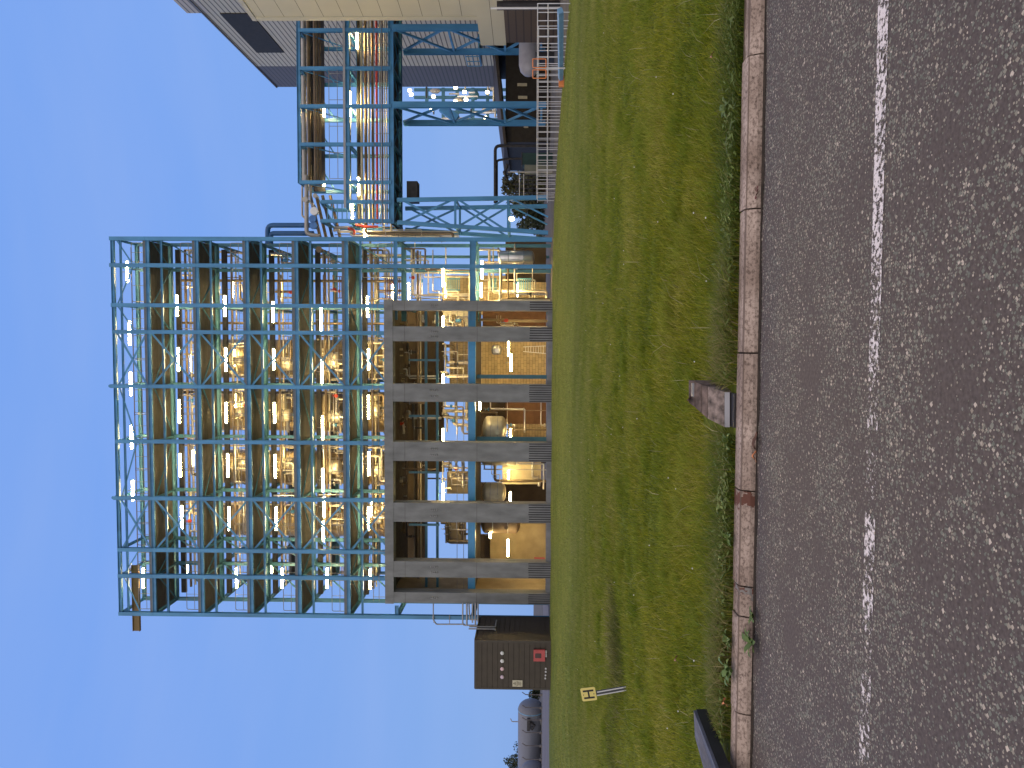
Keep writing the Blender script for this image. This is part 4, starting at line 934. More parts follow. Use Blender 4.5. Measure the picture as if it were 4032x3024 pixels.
# ladder leaning on block wall
t = thing('step_ladder', 'pale ladder leaning on the ochre block wall', 'ladder', tuple(P(2150, 1385, 56)))
a0, a1 = P(2150, 1362, 56.2), P(2060, 1366, 56.4); c0, c1 = P(2150, 1392, 56.2), P(2060, 1384, 56.4)
for u, v in ((a0, a1), (c0, c1)): b = MB(); b.bar(u, v, .05, .05); b.build('stile', RAILW, t)
for q in range(1, 9): b = MB(); b.tube([a0.lerp(a1, q / 9), c0.lerp(c1, q / 9)], .02, 5); b.build('rung', RAILW, t)

# ------------------------------------------------------------------ pipework
PM = [PIPEB, LAG, PIPEG, LAG, LAGD, STEELP, LAG]
def pipework(x0, x1, z0, z1, y0, y1, n, seed, label, name='pipework', rmax=.10, mats=None, vz=.5):
    rnd = random.Random(seed); t = thing(name, label, 'pipework', ((x0 + x1) / 2, (y0 + y1) / 2, z0)); mats = mats or PM
    for k in range(n):
        r = rnd.choice((.03, .045, .06, .08, rmax)); y = rnd.uniform(y0, y1); m_ = rnd.choice(mats); b = MB()
        xa_, xb_ = sorted((rnd.uniform(x0, x1), rnd.uniform(x0, x1))); za, zc = sorted((rnd.uniform(z0, z1), rnd.uniform(z0, z1)))
        if rnd.random() < vz: pts = [(xa_, y, z0), (xa_, y, zc), (xb_, y, zc), (xb_, y + rnd.uniform(-.4, .4), z1)]
        else: pts = [(x0, y, za), (xa_, y, za), (xa_, y, zc), (x1, y, zc)]
        b.elbow(pts, r, 8)
        p = b.build('pipe', m_, t)
        for q in range(2):
            b = MB(); a, c = Vector(pts[1]), Vector(pts[2]); f = rnd.random(); w = a.lerp(c, f); ax = 'X' if abs(a.x - c.x) > abs(a.z - c.z) else 'Z'
            b.lathe([(r * 1.7, -.02), (r * 1.7, .02)], w, ax, 10)
            b.build('flange', GALV, p)
        if rnd.random() < .45:
            b = MB(); w = Vector(pts[1]).lerp(Vector(pts[2]), .5); b.lathe([(r * 1.2, -.12), (r * 2.0, -.05), (r * 2.0, .05), (r * 1.2, .12)], w, 'X', 10); b.tube([w, w + Vector((0, -.1, .2))], .02, 5); b.lathe([(.10, -.01), (.10, .01)], w + Vector((0, -.1, .22)), 'Z', 10)
            b.build('valve', rnd.choice((PIPER, LAG, DARKM, BLUE)), p)
    return t
sd_ = 1
FN = ['top', 'second highest', 'third highest', 'fourth highest', 'fifth highest', 'sixth highest']
for i in range(1, 6):
    for k in (0, 1, 3, 4, 5, 6):
        x0, x1 = CX[k + 1] + .2, CX[k] - .2; sd_ += 1
        if k in (0, 1): n = 4
        else: n = 7 if i < 4 else 10
        pipework(x0, x1, FZ[i] + .15, FZ[i - 1] - .45, YB + .2, YB + 2.0, n, sd_, f'lagged pipes and valves on the {FN[i]} floor, {ORD[8-k]} bay from the shed end')
for j, (a, c) in enumerate(zip(ccs[:-1], ccs[1:])):
    x0, x1 = xa(c[0]) + .1, xa(a[1]) - .1; on = ['narrow opening at the bridge end', 'widest lit opening', 'third opening from the bridge end', 'fourth opening from the bridge end', 'fifth opening from the bridge end', 'opening nearest the shed'][j]
    if j == 5: continue
    pipework(x0, x1, zb_ + .25, P(1745, 1780, 53).z, 51.5, 54, 9 if j < 5 else 3, 100 + j, f'crowded small pipes and valves above the girder in the {on}', rmax=.12)
    pipework(x0, x1, P(1725, 1780, 52).z, ZO + .1, 51, 54.5, 3, 130 + j, f'dark pipes near the roof inside the {on}', mats=[PIPEB, DARKM, GALV])
    if j in (0, 2, 3): pipework(x0, x1, BASE + .05, zb_ - .3, 52.2, 54.0, 5, 160 + j, f'ground floor pipes and pumps in the {on}')
x0, x1 = P(1900, 1182, YS + 1).x, P(1900, 950, YS + 1).x
pipework(x0, x1, FZ[6] + .3, FZ[5] - .3, YS + 1, YB + 3, 12, 200, 'mixed grey and brown pipes between the bridge and the concrete frame, upper part')
pipework(x0, x1, BASE + .05, FZ[6] - .3, YS + 1.2, YB + 3, 12, 201, 'mixed pipes near the ground between the bridge and the concrete frame')
pipework(P(1300, 1184, YB).x, P(1300, 945, YB).x, FZ[5] + .2, FZ[4] - .3, YB, YB + 2, 7, 202, 'brown pipes where the bridge meets the tower')
# risers beside the walkway
for k, (sy, r, m_, lb_) in enumerate([(1272, .09, LAGD, 'tall brown riser pipe through all floors of the open bay'), (1105, .10, LAGD, 'tall brown riser behind the bridge end walkways'), (1755, .07, PIPEG, 'grey riser pipe beside the middle column'), (1545, .10, DARKM, 'dark riser pipe next to the brown vessels'), (1985, .06, PIPEG, 'slim grey riser in the bay before the shed end')]):
    x = P(900, sy, YB + .5).x; b = MB(); b.tube([(x, YB + .5, FZ[5]), (x, YB + .5, FZ[0] - .4)], r, 10); tag(b.build('riser_pipe', m_), lb_, 'pipe')
b = MB(); # long horizontal runs beneath each walkway
for i in range(6):
    z = FZ[i] - .75 - .2
    for q, (dy, r, m_) in enumerate(((.3, .09, PIPEB), (.75, .06, LAG))):
        bb = MB(); bb.tube([(XL + .8, YB + dy, z - q * .12), (XR - .3, YB + dy, z - q * .12)], r, 8)
        tag(bb.build('service_pipe', m_), f'{["brown", "silver"][q]} service pipe running the length of the tower under the {FN[i]} floor', 'pipe')
# teal barriers at ground, bridge end
for (sa, sb, ta, tb, lb_) in ((1095, 1145, 1755, 1812, 'upper barred teal gate beside the concrete frame'), (1095, 1145, 1925, 1955, 'middle barred teal gate beside the concrete frame'), (1095, 1145, 2030, 2092, 'lowest barred teal gate beside the concrete frame')):
    Y = 54.5; t = thing('barrier_gate', lb_, 'barrier', tuple(P(tb, sb, Y))); x0, x1 = P(tb, sb, Y).x, P(tb, sa, Y).x; z0, z1 = P(tb, sa, Y).z, P(ta, sa, Y).z
    b = MB(); b.box((x0, Y, z0), (x0 + .1, Y + .1, z1)); b.box((x1 - .1, Y, z0), (x1, Y + .1, z1)); b.build('frame', BLUE_LAMPLIT, t)
    for q in range(7): z = z0 + (z1 - z0) * (q + .5) / 7; b = MB(); b.box((x0 + .1, Y + .02, z - .03), (x1 - .1, Y + .06, z + .03)); b.build('bar', BLUE_LAMPLIT, t)

# ------------------------------------------------------------------ pipe bridge
YP, YP2 = 49.0, 52.0
zt_, zm_, zl_ = P(1179, 500, YP).z, P(1370, 500, YP).z, P(1541, 500, YP).z
xb0, xb1 = P(1400, 880, YP).x, P(1400, -60, YP).x
br = thing('pipe_bridge', 'two tier blue steel pipe bridge from the tower to the cream building', 'pipe bridge', ((xb0 + xb1) / 2, YP, BASE))
xt = P(1179, 722, YP).x
def bb_(y, z, d, w, x0, x1, name): b = MB(); b.ibeam((x0, y, z), (x1, y, z), d, w, Vector((0, 0, 1)), .025); return b.build(name, BLUE, br)
for y in (YP, YP2):
    bb_(y, zt_, .24, .2, xt, xb1, 'top_chord'); bb_(y, zm_, .26, .2, xb0 + .9, xb1, 'middle_chord'); bb_(y, zl_, .34, .24, xb0, xb1, 'bottom_chord')
posts = [-30, 120, 270, 419, 569, 718, 795, 870]
for k, sy in enumerate(posts):
    x = P(1400, sy, YP).x; top = zt_ if sy < 730 else P(1265, 800, YP).z
    for y in (YP, YP2):
        b = MB(); b.ibeam((x, y, zl_), (x, y, top), .22, .22); b.build('post', BLUE, br)
    for z in (zt_, zm_, zl_ - .05):
        if sy > 730 and z == zt_: z = top
        b = MB(); b.ibeam((x, YP + .12, z), (x, YP2 - .12, z), .24, .14, Vector((0, 0, 1)), .02); b.build('cross_beam', BLUE, br)
    if k < 6:
        b = MB(); b.bar((x, YP + .2, zt_ - .1), (x, YP2 - .3, zm_ + .9), .06, .09, Vector((1, 0, 0))); b.build('knee_brace', BLUE, br)
        x2 = P(1400, sy + 150, YP).x; b = MB(); b.bar((x, YP2, zt_), (x2, YP2, zm_ + 1.6), .06, .09); b.build('rear_brace', BLUE, br)
        b = MB(); b.bar((x, YP + .15, zl_ - .12), (x2, YP2 - .15, zl_ - .12), .07, .07); b.bar((x2, YP + .15, zl_ - .12), (x, YP2 - .15, zl_ - .12), .07, .07); b.build('plan_brace', BLUE, br)
b = MB(); b.box((xb0, YP + .13, zl_ + .05), (xb1, YP2 - .13, zl_ + .08)); b.build('lower_deck', DARKM, br)
b = MB(); b.box((xb0 + 1, YP + .13, zm_ + .10), (xb1, YP + 1.2, zm_ + .13)); b.box((xb0 + 1, YP - .13, zm_ + .132), (xb1, YP - .12, zm_ + .28)); b.build('walkway_deck', GALV, br)
def rails(z0, zs, y, name, x0, x1, dx):
    b = MB()
    for z in zs: b.tube([(x0, y, z), (x1, y, z)], .02, 5)
    x = x0
    while x < x1 + .01: b.tube([(x, y, z0), (x, y, zs[-1])], .018, 5); x += dx
    b.build(name, RAIL, br)
rails(zm_ + .1, [P(1330, 500, YP).z, P(1297, 500, YP).z], YP - .05, 'upper_handrail', xt + .3, xb1, 1.7)
rails(zl_ + .1, [P(1505, 500, YP).z, P(1475, 500, YP).z], YP - .16, 'lower_handrail', xb0, xb1, 1.45)
b = MB(); b.box((xt, YP2 - .5, zt_ - .95), (xb1, YP2 - .4, zt_ - .16)); b.build('dark_panel', DARKM, br)  # plain dark panel added to darken the upper tier of the bridge
# bars of the end cage
for q in range(13):
    sx = 1290 + q * 19; z = P(sx, 830, YP - .05).z
    b = MB(); b.box((P(sx, 866, YP).x, YP - .06, z - .03), (P(sx, 799, YP).x, YP - .01, z + .03)); b.build('cage_bar', BLUE, br)
# pipes carried by the bridge
bp_ = [(1198, .17, PIPEG, 1.2, 'thick grey pipe on top of the bridge, uppermost'), (1217, .13, LAGD, .9, 'dark brown pipe under the thick grey one on the bridge'), (1228, .10, DARKM, 1.6, 'black pipe on the upper bridge tier'),
 (1240, .07, PIPEB, .7, 'slim brown pipe on the upper bridge tier'), (1250, .08, LAGD, 1.1, 'weathered pipe on the upper bridge tier, fourth from above'), (1261, .07, PIPEB, 1.4, 'lowest brown pipe on the upper bridge tier'),
 (1412, .11, DARKM, 1.5, 'dark pipe at the top of the lower bridge tier'), (1424, .09, LAG, .9, 'silver pipe at the top of the lower bridge tier'), (1440, .10, PIPEB, 1.3, 'brown pipe above the gold lit one on the lower tier'), (1453, .07, LAG, .8, 'gold lit silver pipe on the lower tier'),
 (1467, .08, LAGD, 1.2, 'brown lagged pipe just above the red pipe'), (1484, .075, PIPER, .8, 'red pipe along the lower tier of the bridge'), (1497, .055, LAG, 1.0, 'slim silver pipe just below the red pipe'), (1506, .05, PIPEB, 1.4, 'slim brown pipe below the red pipe'),
 (1514, .05, LAG, .8, 'second slim silver pipe below the red pipe'), (1523, .05, LAG, 1.2, 'lowest silver pipe of the lower tier')]
for sx, r, m_, dy, lb_ in bp_:
    z = P(sx, 500, YP + dy).z; x0 = xt + .1 if sx < 1300 else xb0 + .1
    b = MB(); b.tube([(x0, YP + dy, z), (xb1, YP + dy, z)], r, 10); b2 = tag(b.build('bridge_pipe', m_), lb_, 'pipe', None)
# junction between the bridge and the tower
def P2(l, Y): return [P(a, c, Y) for a, c in l]
b = MB(); b.elbow(P2([(1054, 960), (1054, 887), (1225, 887)], 50.3), .17, 14, 2.2); tag(b.build('blue_pipe', BLUE2), 'outer blue pipe looping out of the tower over the bridge', 'pipe')
b = MB(); b.elbow(P2([(1066, 960), (1066, 919), (1235, 919)], 50.3), .17, 14, 1.4); tag(b.build('blue_pipe', BLUE2), 'inner blue pipe looping out of the tower over the bridge', 'pipe')
b = MB(); b.elbow(P2([(1207, 690), (1207, 922), (1260, 930)], 49.6), .14, 12); tag(b.build('grey_pipe', PIPEG), 'long grey pipe over the end of the bridge beside the blue valves', 'pipe')
b = MB(); b.elbow(P2([(1190, 700), (1190, 850), (1200, 858)], 50.2), .07, 10); tag(b.build('grey_pipe', PIPEG), 'thin grey pipe over the end of the bridge', 'pipe')
b = MB(); b.elbow(P2([(1223, 650), (1223, 800), (1240, 812), (1240, 860)], 50.4), .09, 10); tag(b.build('grey_pipe', PIPEG), 'grey pipe bending down behind the white flange', 'pipe')
def wheel(sx, sy, Y, r, m_, lb_, teeth=14):
    c = P(sx, sy, Y); t = thing('flanged_valve', lb_, 'valve', tuple(c)); b = MB(); pts = []
    for k in range(teeth * 2): a = PI * k / teeth; rr = r * (1 if k % 2 else .88); pts.append((rr * math.cos(a), rr * math.sin(a)))
    n = len(pts); b.add([(c.x + p, Y - .05, c.z + q) for p, q in pts] + [(c.x + p, Y + .05, c.z + q) for p, q in pts], [tuple(range(n)), tuple(range(2 * n - 1, n - 1, -1))] + [((i + 1) % n, i, n + i, n + (i + 1) % n) for i in range(n)]); b.build('flange', m_, t)
    b = MB(); b.tube([(c.x, Y, c.z), (c.x, Y + .6, c.z)], r * .6, 10); b.build('body', m_, t)
wheel(1231, 862, 49.3, .26, BLUE2.copy() if False else mat('valve blue', (.05, .16, .42), .4), 'blue bolted valve flange nearer the bridge')
wheel(1234, 888, 49.3, .26, MAT['valve blue'], 'blue bolted valve flange nearer the tower')
wheel(1237, 831, 49.3, .28, WHITEP, 'large white blank flange beside the blue valves', 24)
wheel(1241, 771, 49.3, .15, PIPEG, 'small grey blank flange over the bridge', 24)
wheel(1202, 786, 49.2, .20, PIPEG, 'grey bolted flange on the long grey pipe', 10)
wheel(1256, 982, 50.0, .22, PIPEB, 'brown bolted flange inside the tower corner', 10)
b = MB(); b.elbow(P2([(1400, 885), (1440, 893), (1488, 893)], 50.0), .09, 10); b.elbow(P2([(1370, 900), (1395, 905), (1395, 925)], 50.2), .09, 10); tag(b.build('red_pipe', PIPER), 'red pipe assembly between the bridge cage and the tower', 'pipe')
for q, sx in enumerate((1262, 1285, 1310, 1340)):
    b = MB(); b.tube(P2([(sx - 40, 770), (sx, 940)], 51.2 + .3 * q), .11, 10); tag(b.build('sloping_pipe', [PIPEB, LAGD, DARKM, PIPEB][q]), ['highest', 'second', 'third', 'lowest'][q] + ' of the dark pipes sloping from the bridge into the tower', 'pipe')
pipework(P(1400, 935, 50).x, P(1400, 872, 50).x, FZ[6] + 1.2, P(1290, 900, 50).z, 50, 52, 9, 301, 'tangled pipes in the gap between bridge cage and tower')
# small box hanging under bridge
p = P(1622, 748, 50.5); b = MB(); b.box((p.x - .75, 50.5, p.z - .36), (p.x + .6, 51.5, p.z + .36)); tag(b.build('junction_box', DARKM), 'black box hanging under the bridge next to the braced tower leg', 'box')

# trestles
def trestle_x(pa, pb, label):          # lattice leg standing in the facade plane, splayed (pa, pb: (sx,sy) top and foot of the two legs)
    t = thing('trestle', label, 'trestle', tuple(P(2150, (pa[1][1] + pb[1][1]) / 2, YP)))
    for y, m_ in ((YP - .02, BLUE), (YP2, BLUE)):
        A0, A1 = P(*pa[0], YP), P(*pa[1], YP); B0, B1 = P(*pb[0], YP), P(*pb[1], YP)
        for v in (A0, A1, B0, B1): v.y = y
        for u, v in ((A0, A1), (B0, B1)): b = MB(); b.bar(u, v, .24, .26); b.build('leg', m_, t)
        L = lambda f: A0.lerp(A1, f); R = lambda f: B0.lerp(B1, f)
        fr = [.02, .39, .73, .98]
        for f in (.385, .735): b = MB(); b.bar(L(f), R(f), .14, .14); b.build('strut', m_, t)
        for f0, f1 in ((.03, .37), (.40, .72)):
            b = MB(); b.bar(L(f0), R(f1), .09, .13); b.build('brace', m_, t)
            b = MB(); u, v = R(f0), L(f1); u = u + Vector((0, .1, 0)); v = v + Vector((0, .1, 0)); b.bar(u, v, .09, .13); b.build('brace', m_, t)
        f0 = .75; b = MB(); b.bar(L(f0), R(1.0) * .55 + L(1.0) * .45, .06, .10); b.build('brace', m_, t)
    for f in (.385, .735):
        b = MB(); u = P(*pa[0], YP).lerp(P(*pa[1], YP), f); b.bar((u.x, YP, u.z), (u.x, YP2, u.z), .12, .12, Vector((1, 0, 0))); u = P(*pb[0], YP).lerp(P(*pb[1], YP), f); b.bar((u.x, YP, u.z), (u.x, YP2, u.z), .12, .12, Vector((1, 0, 0))); b.build('strut', BLUE, t)
trestle_x(((1565, 788), (2158, 778)), ((1565, 876), (2158, 917)), 'wide splayed blue lattice trestle next to the tower')
def trestle_y(sy, foot, label, splay=0):
    x = P(1800, sy, YP).x; zf = P(foot, sy, YP).z; z1 = zl_ - .18
    t = thing('trestle', label, 'trestle', (x, (YP + YP2) / 2, zf)); ya, yb = YP - .3, YP2 + .6
    for y in (ya, yb): b = MB(); b.ibeam((x, y, zf), (x, y, z1), .3, .36); b.build('leg', BLUE, t)
    z = z1; hs = [0, .36, .72, 1]
    for q, (f0, f1) in enumerate(zip(hs[:-1], hs[1:])):
        a, c = z1 + (zf - z1) * f0, z1 + (zf - z1) * f1
        b = MB(); b.bar((x - .05, ya, a), (x - .05, yb, c), .12, .16, Vector((1, 0, 0))); b.build('brace', BLUE, t)
        b = MB(); b.bar((x + .08, yb, a), (x + .08, ya, c), .12, .16, Vector((1, 0, 0))); b.build('brace', BLUE, t)
        b = MB(); b.bar((x, ya, c if q < 2 else c + .3), (x, yb, c if q < 2 else c + .3), .14, .14, Vector((1, 0, 0))); b.build('strut', BLUE, t)
trestle_y(419, 2150, 'middle blue braced trestle of the pipe bridge')
trestle_y(117, 2150, 'blue trestle of the bridge at the cream building')

# ------------------------------------------------------------------ cladded buildings on the bridge side
def boxb(b, x0, x1, y0, y1, z0, z1): b.box((x0, y0, z0), (x1, y1, z1)); return b
Yf = 72.0
xw = P(1500, 342, Yf).x; zt2 = P(1092, 342, Yf).z; zb2 = P(1957, 342, Yf).z
d204 = None
def y_at(sy):                                   # depth where the side wall plane x = xw is seen at sy
    lo_, hi = 30.0, 90.0
    for _ in range(50):
        mid = (lo_ + hi) / 2
        if P(1500, sy, mid).x > xw: hi = mid
        else: lo_ = mid
    return mid
ws = thing('warehouse', 'tall profiled metal building with a dark louvre behind the pipe bridge', 'building', (xw, Yf, BASE))
ymid = y_at(260); ystep = y_at(49); y204 = y_at(204)
b = MB(); boxb(b, xw, xw + 30, ymid, Yf, zb2, zt2); b.build('dark_cladding', CORRD, ws)
b = MB(); boxb(b, xw, xw + 30, 53.5, ymid - .002, zb2, zt2); b.build('beige_cladding', CORR, ws)
zst = P(736, 47, ystep).z
b = MB(); boxb(b, xw - .01, xw + 30, 50.5, ystep, zt2 - .5, zst); b.build('raised_roof_cladding', stripe_mat('grey profiled cladding', (0.46, 0.42, 0.36), (.12, .11, .10), .38, .1), ws)
lz1, lz0 = P(1011, 204, y204).z, P(1119, 204, y204).z
b = MB(); boxb(b, xw - .06, xw + .1, ystep + .02, y204, lz0, lz1); lv = b.build('louvre', mat('black louvre', (.025, .024, .022), .7, var=.2), ws)
b = MB(); boxb(b, xw - .08, xw + 30, 50, Yf + .05, zt2, zt2 + .12); b.build('roof_trim', mat('trim', (.10, .10, .11), .5), ws)
b = MB(); boxb(b, xw + .6, xw + 30, 54, Yf - .3, BASE, zb2); b.build('dark_base', DARKM, ws)
# stair landing fixed on the wall
b = MB(); c = P(1890, 240, 62)
for q in range(4): b.tube([(xw - 1.4, 60 + q, c.z), (xw - 1.4, 60 + q, c.z + 1.1)], .04, 5)
for dz in (0, .55, 1.1): b.tube([(xw - 1.4, 60, c.z + dz), (xw - 1.4, 63, c.z + dz)], .04, 5)
b.box((xw - 1.4, 60, c.z - .1), (xw, 63, c.z)); b.build('landing', BLUE, ws)

# cream building: overhanging clad box nearer than the bridge
cbY = 42.0; A = P(1500, 78, cbY)
ddir = (P(2105, 1512 - (-150), 1000) - Vector((0, 0, H))); ddir.z = 0; ddir = -ddir.normalized()        # towards the camera
cb = thing('cream_building', 'cream panel clad building overhanging on columns at the right edge of the plant', 'building', (A.x, A.y, BASE))
side = Vector((ddir.y, -ddir.x, 0))
if side.x < 0: side = -side
def slab2(o_, L, Wd, z0, z1, name, m_, off=0.0):
    p = [o_ - side * off, o_ + ddir * L - side * off, o_ + ddir * L + side * Wd, o_ + side * Wd]
    b = MB(); b.add([(q.x, q.y, z0) for q in p] + [(q.x, q.y, z1) for q in p], [(0, 1, 2, 3), (7, 6, 5, 4), (0, 4, 5, 1), (1, 5, 6, 2), (2, 6, 7, 3), (3, 7, 4, 0)]); return b.build(name, m_, cb)
zc1 = P(1013, 82, cbY).z; zc0 = P(1970, 75, cbY).z
slab2(A, 16, 14, zc0, zc1, 'panel_wall', CREAM)
slab2(A, 16.02, 14, zc1 + .002, zc1 + .25, 'roof_trim', mat('trim cream', (.42, .41, .35), .5), .05)
slab2(A, .35, 3, zc0 + .01, zc1 - .01, 'corner_trim', CREAM, .04)
b = MB()
for sx in [983 + 82 * q for q in range(12)]:
    z = P(sx, 40, cbY - 2.5).z
    if z < zc1 - .2 and z > zc0 + .2:
        p, q_ = A - side * .003, A + ddir * 16 - side * .003
        b.add([(p.x, p.y, z - .012), (q_.x, q_.y, z - .012), (q_.x, q_.y, z + .012), (p.x, p.y, z + .012)], [(0, 1, 2, 3)])
b.build('panel_joint', CREAMJ, cb)
# lower cream box
zc3, zc2 = P(1893, 178, 44.5).z, P(1993, 178, 44.5).z
B_ = P(1900, 179, 44.5)
slab2(B_, 6.0, 8, zc2, zc3, 'lower_box', CREAM)
b = MB(); p, q_ = B_ - side * .003, B_ + ddir * 6 - side * .003; zj = P(1945, 178, 44.5).z
b.add([(p.x, p.y, zj - .012), (q_.x, q_.y, zj - .012), (q_.x, q_.y, zj + .012), (p.x, p.y, zj + .012)], [(0, 1, 2, 3)]); b.build('panel_joint', CREAMJ, cb)
# recessed brown wall below with ribs, columns
RW = stripe_mat('brown horizontal cladding', (.075, .05, .035), (.022, .015, .012), .42, .07)
R_ = P(2000, 168, 44.0); slab2(R_ , 12, 6, BASE - .4, zc2 - .01, 'recessed_wall', RW)
p = P(2000, 22, 38.5); b = MB(); b.lathe([(.22, BASE - .6), (.22, zc0)], (p.x, p.y, 0), 'Z', 16); b.build('column', DARKM, cb)
p = P(2000, 32, 38.0); b = MB(); b.tube([(p.x, p.y, BASE - .6), (p.x, p.y, zc0 + .3)], .055, 10); b.build('downpipe', WHITEP, cb)

# ------------------------------------------------------------------ fences and yard clutter on the right
def fence(pts, zt, zmid, label, dx, name='railing', m_=RAILW, zf=None, r=.018):
    t = thing(name, label, 'railing', tuple(pts[0])); n = len(pts)
    for k, zz in enumerate((zt, zmid)):
        b = MB(); b.tube([(p.x, p.y, zz(p) if callable(zz) else zz) for p in pts], r, 6); b.build('rail', m_, t)
    Lr = 0; acc = []
    for u, v in zip(pts[:-1], pts[1:]):
        L_ = (v - u).length; q = 0
        while q < L_: acc.append(u.lerp(v, q / L_)); q += dx
    for p in acc:
        b = MB(); b.tube([(p.x, p.y, -.05), (p.x, p.y, (zt(p) if callable(zt) else zt))], r * .9, 5); b.build('post', m_, t)
    return t
fp = [G(2250, -20, .28), G(2205, 430, .28), G(2182, 775, .28)]
fp = [p + Vector((0, .6, 0)) for p in fp]
def lift(sx):                                   # height that puts a rail at column sx of the photograph
    return lambda p: H - (sx - 2105) / F * p.y
fence(fp, lift(2108), lift(2148), 'long pale railing along the far edge of the lawn', .62)
fp2 = [p + Vector((.2, 2.2, 0)) for p in fp]
fence(fp2, lift(2112), lift(2150), 'second pale railing standing behind the long railing', .9, r=.016)
# ramp rail, blue trough and kerb wall
t = thing('loading_ramp', 'pale blue steel trough and low wall behind the railing at the cream building', 'ramp', tuple(G(2240, 10, .2)))
b = MB(); u, v = P(2212, -30, 22.8), P(2212, 265, 29); b.bar((u.x, u.y + 1.2, u.z), (v.x, v.y + 1.2, v.z), .16, .17); b.build('trough', mat('pale blue paint', (.13, .28, .48), .5, var=.1), t)
u, v = P(2240, -30, 22.8), P(2190, 700, 40); b = MB(); b.bar((u.x, u.y + .4, .15), (v.x, v.y + .4, .15), .2, .34, Vector((0, 0, 1))); b.build('low_wall', mat('mossy wall', (.11, .10, .085), .9, var=.3, scale=3), t)
p = P(2215, 283, 29.5); b = MB(); b.box((p.x - .25, 30.2, p.z - .1), (p.x + .1, 30.5, p.z + .12)); b.build('orange_box', ORANGE, t)
# orange hoop gate in the railing
t = thing('hoop_barrier', 'orange hoop barrier in the gap of the railing', 'barrier', tuple(G(2205, 280, .3)))
for (sa, sb) in ((232, 266), (275, 308)):
    Y = 28.5; b = MB(); b.elbow([P(2098, sa, Y), P(2098, sb, Y), P(2150, sb, Y), P(2150, sa, Y), P(2098, sa, Y)], .02, 6, 2); b.build('hoop', ORANGE, t)
b = MB(); b.tube([P(2110, 268, 28.6), P(2225, 268, 28.6)], .03, 6); b.build('post', RAILW, t)
# horizontal tank behind railing
p = P(2090, 300, 50.0); t = thing('storage_tank', 'pale grey horizontal tank with a domed end behind the orange hoop', 'tank', (p.x, 50, BASE))
r_ = (P(2043, 260, 50).z - P(2125, 260, 50).z) / 2; cz = P(2084, 260, 50).z; x0 = p.x
b = MB(); b.lathe([(.02, 0), (r_ * .5, .06), (r_ * .85, .3), (r_, .7), (r_, 3.4), (r_ * .8, 3.8), (.02, 4.0)], (x0, 50.0, cz), 'X', 28); b.build('shell', mat('tank grey', (.34, .34, .38), .45, var=.08), t)
for q in (1.2, 2.9): b = MB(); b.box((x0 + q - .15, 49.4, BASE - .1), (x0 + q + .15, 50.6, cz - r_ * .6)); b.build('saddle', DARKM, t)
# dark low plant building behind
t = thing('pump_house', 'long low black building seen under the pipe bridge', 'building', (P(2000, 400, 62).x, 62, BASE))
x0, x1 = P(2000, 560, 62).x, P(2000, 170, 62).x; zt3 = P(1968, 340, 62).z
b = MB(); boxb(b, x0, x1, 62, 72, BASE - .2, P(1990, 560, 62).z); b.build('wall', mat('black boarding', (.018, .017, .018), .7, var=.3), t)
b = MB(); b.add([(x0 - .3, 61.5, P(1985, 560, 62).z), (x1, 61.5, P(1945, 170, 62).z), (x1, 72, P(1945, 170, 62).z + .6), (x0 - .3, 72, P(1985, 560, 62).z + .4), (x0 - .3, 61.5, P(1995, 560, 62).z), (x1, 61.5, P(1957, 170, 62).z), (x1, 72, P(1957, 170, 62).z), (x0 - .3, 72, P(1995, 560, 62).z)], [(0, 1, 2, 3), (7, 6, 5, 4), (0, 4, 5, 1), (1, 5, 6, 2), (2, 6, 7, 3), (3, 7, 4, 0)]); b.build('roof', mat('dark roof', (.04, .038, .042), .7, var=.2), t)
for sy, a, c in ((334, 2037, 2075), (384, 2040, 2076), (498, 2062, 2080)):
    p, q_ = P(a, sy - 6, 61.95), P(c, sy + 5, 61.95); b = MB(); b.box((q_.x, 61.9, q_.z), (p.x, 61.99, p.z)); b.build('window', mat('pale blind', (.38, .37, .31), .6), t)
# portal of black pipe
t = thing('pipe_portal', 'black pipe portal rising behind the railing', 'pipe', tuple(P(2150, 570, 55)))
b = MB(); b.elbow(P2([(1950, 800), (1950, 574), (2160, 574)], 55), .12, 10, 3); b.build('pipe', DARKM, t)
b = MB(); b.elbow(P2([(1956, 800), (1956, 632), (2000, 625), (2160, 625)], 55.4), .09, 8, 2); b.build('pipe', DARKM, t)
# cctv pole
t = thing('camera_pole', 'grey pole with two black security cameras beyond the railing', 'camera pole', tuple(P(2170, 677, 50)))
b = MB(); b.tube(P2([(2175, 677), (2000, 677)], 50), [.06, .045], 8); b.build('pole', PIPEG, t)
for s, (a, c) in ((1, (1994, 662)), (-1, (1991, 692))):
    u = P(a, c, 49.9); b = MB(); b.tube([P(1990, 677, 50), u], .06, 8); b.tube([u, u + Vector((s * .25, -.1, -.06))], .11, 8); b.build('security_camera', BLACKP, t)
b = MB(); c = P(1988, 678, 50); b.lathe([(.02, -.12), (.12, -.08), (.14, .05), (.05, .14)], c, 'Z', 12); b.build('dome', BLACKP, t)
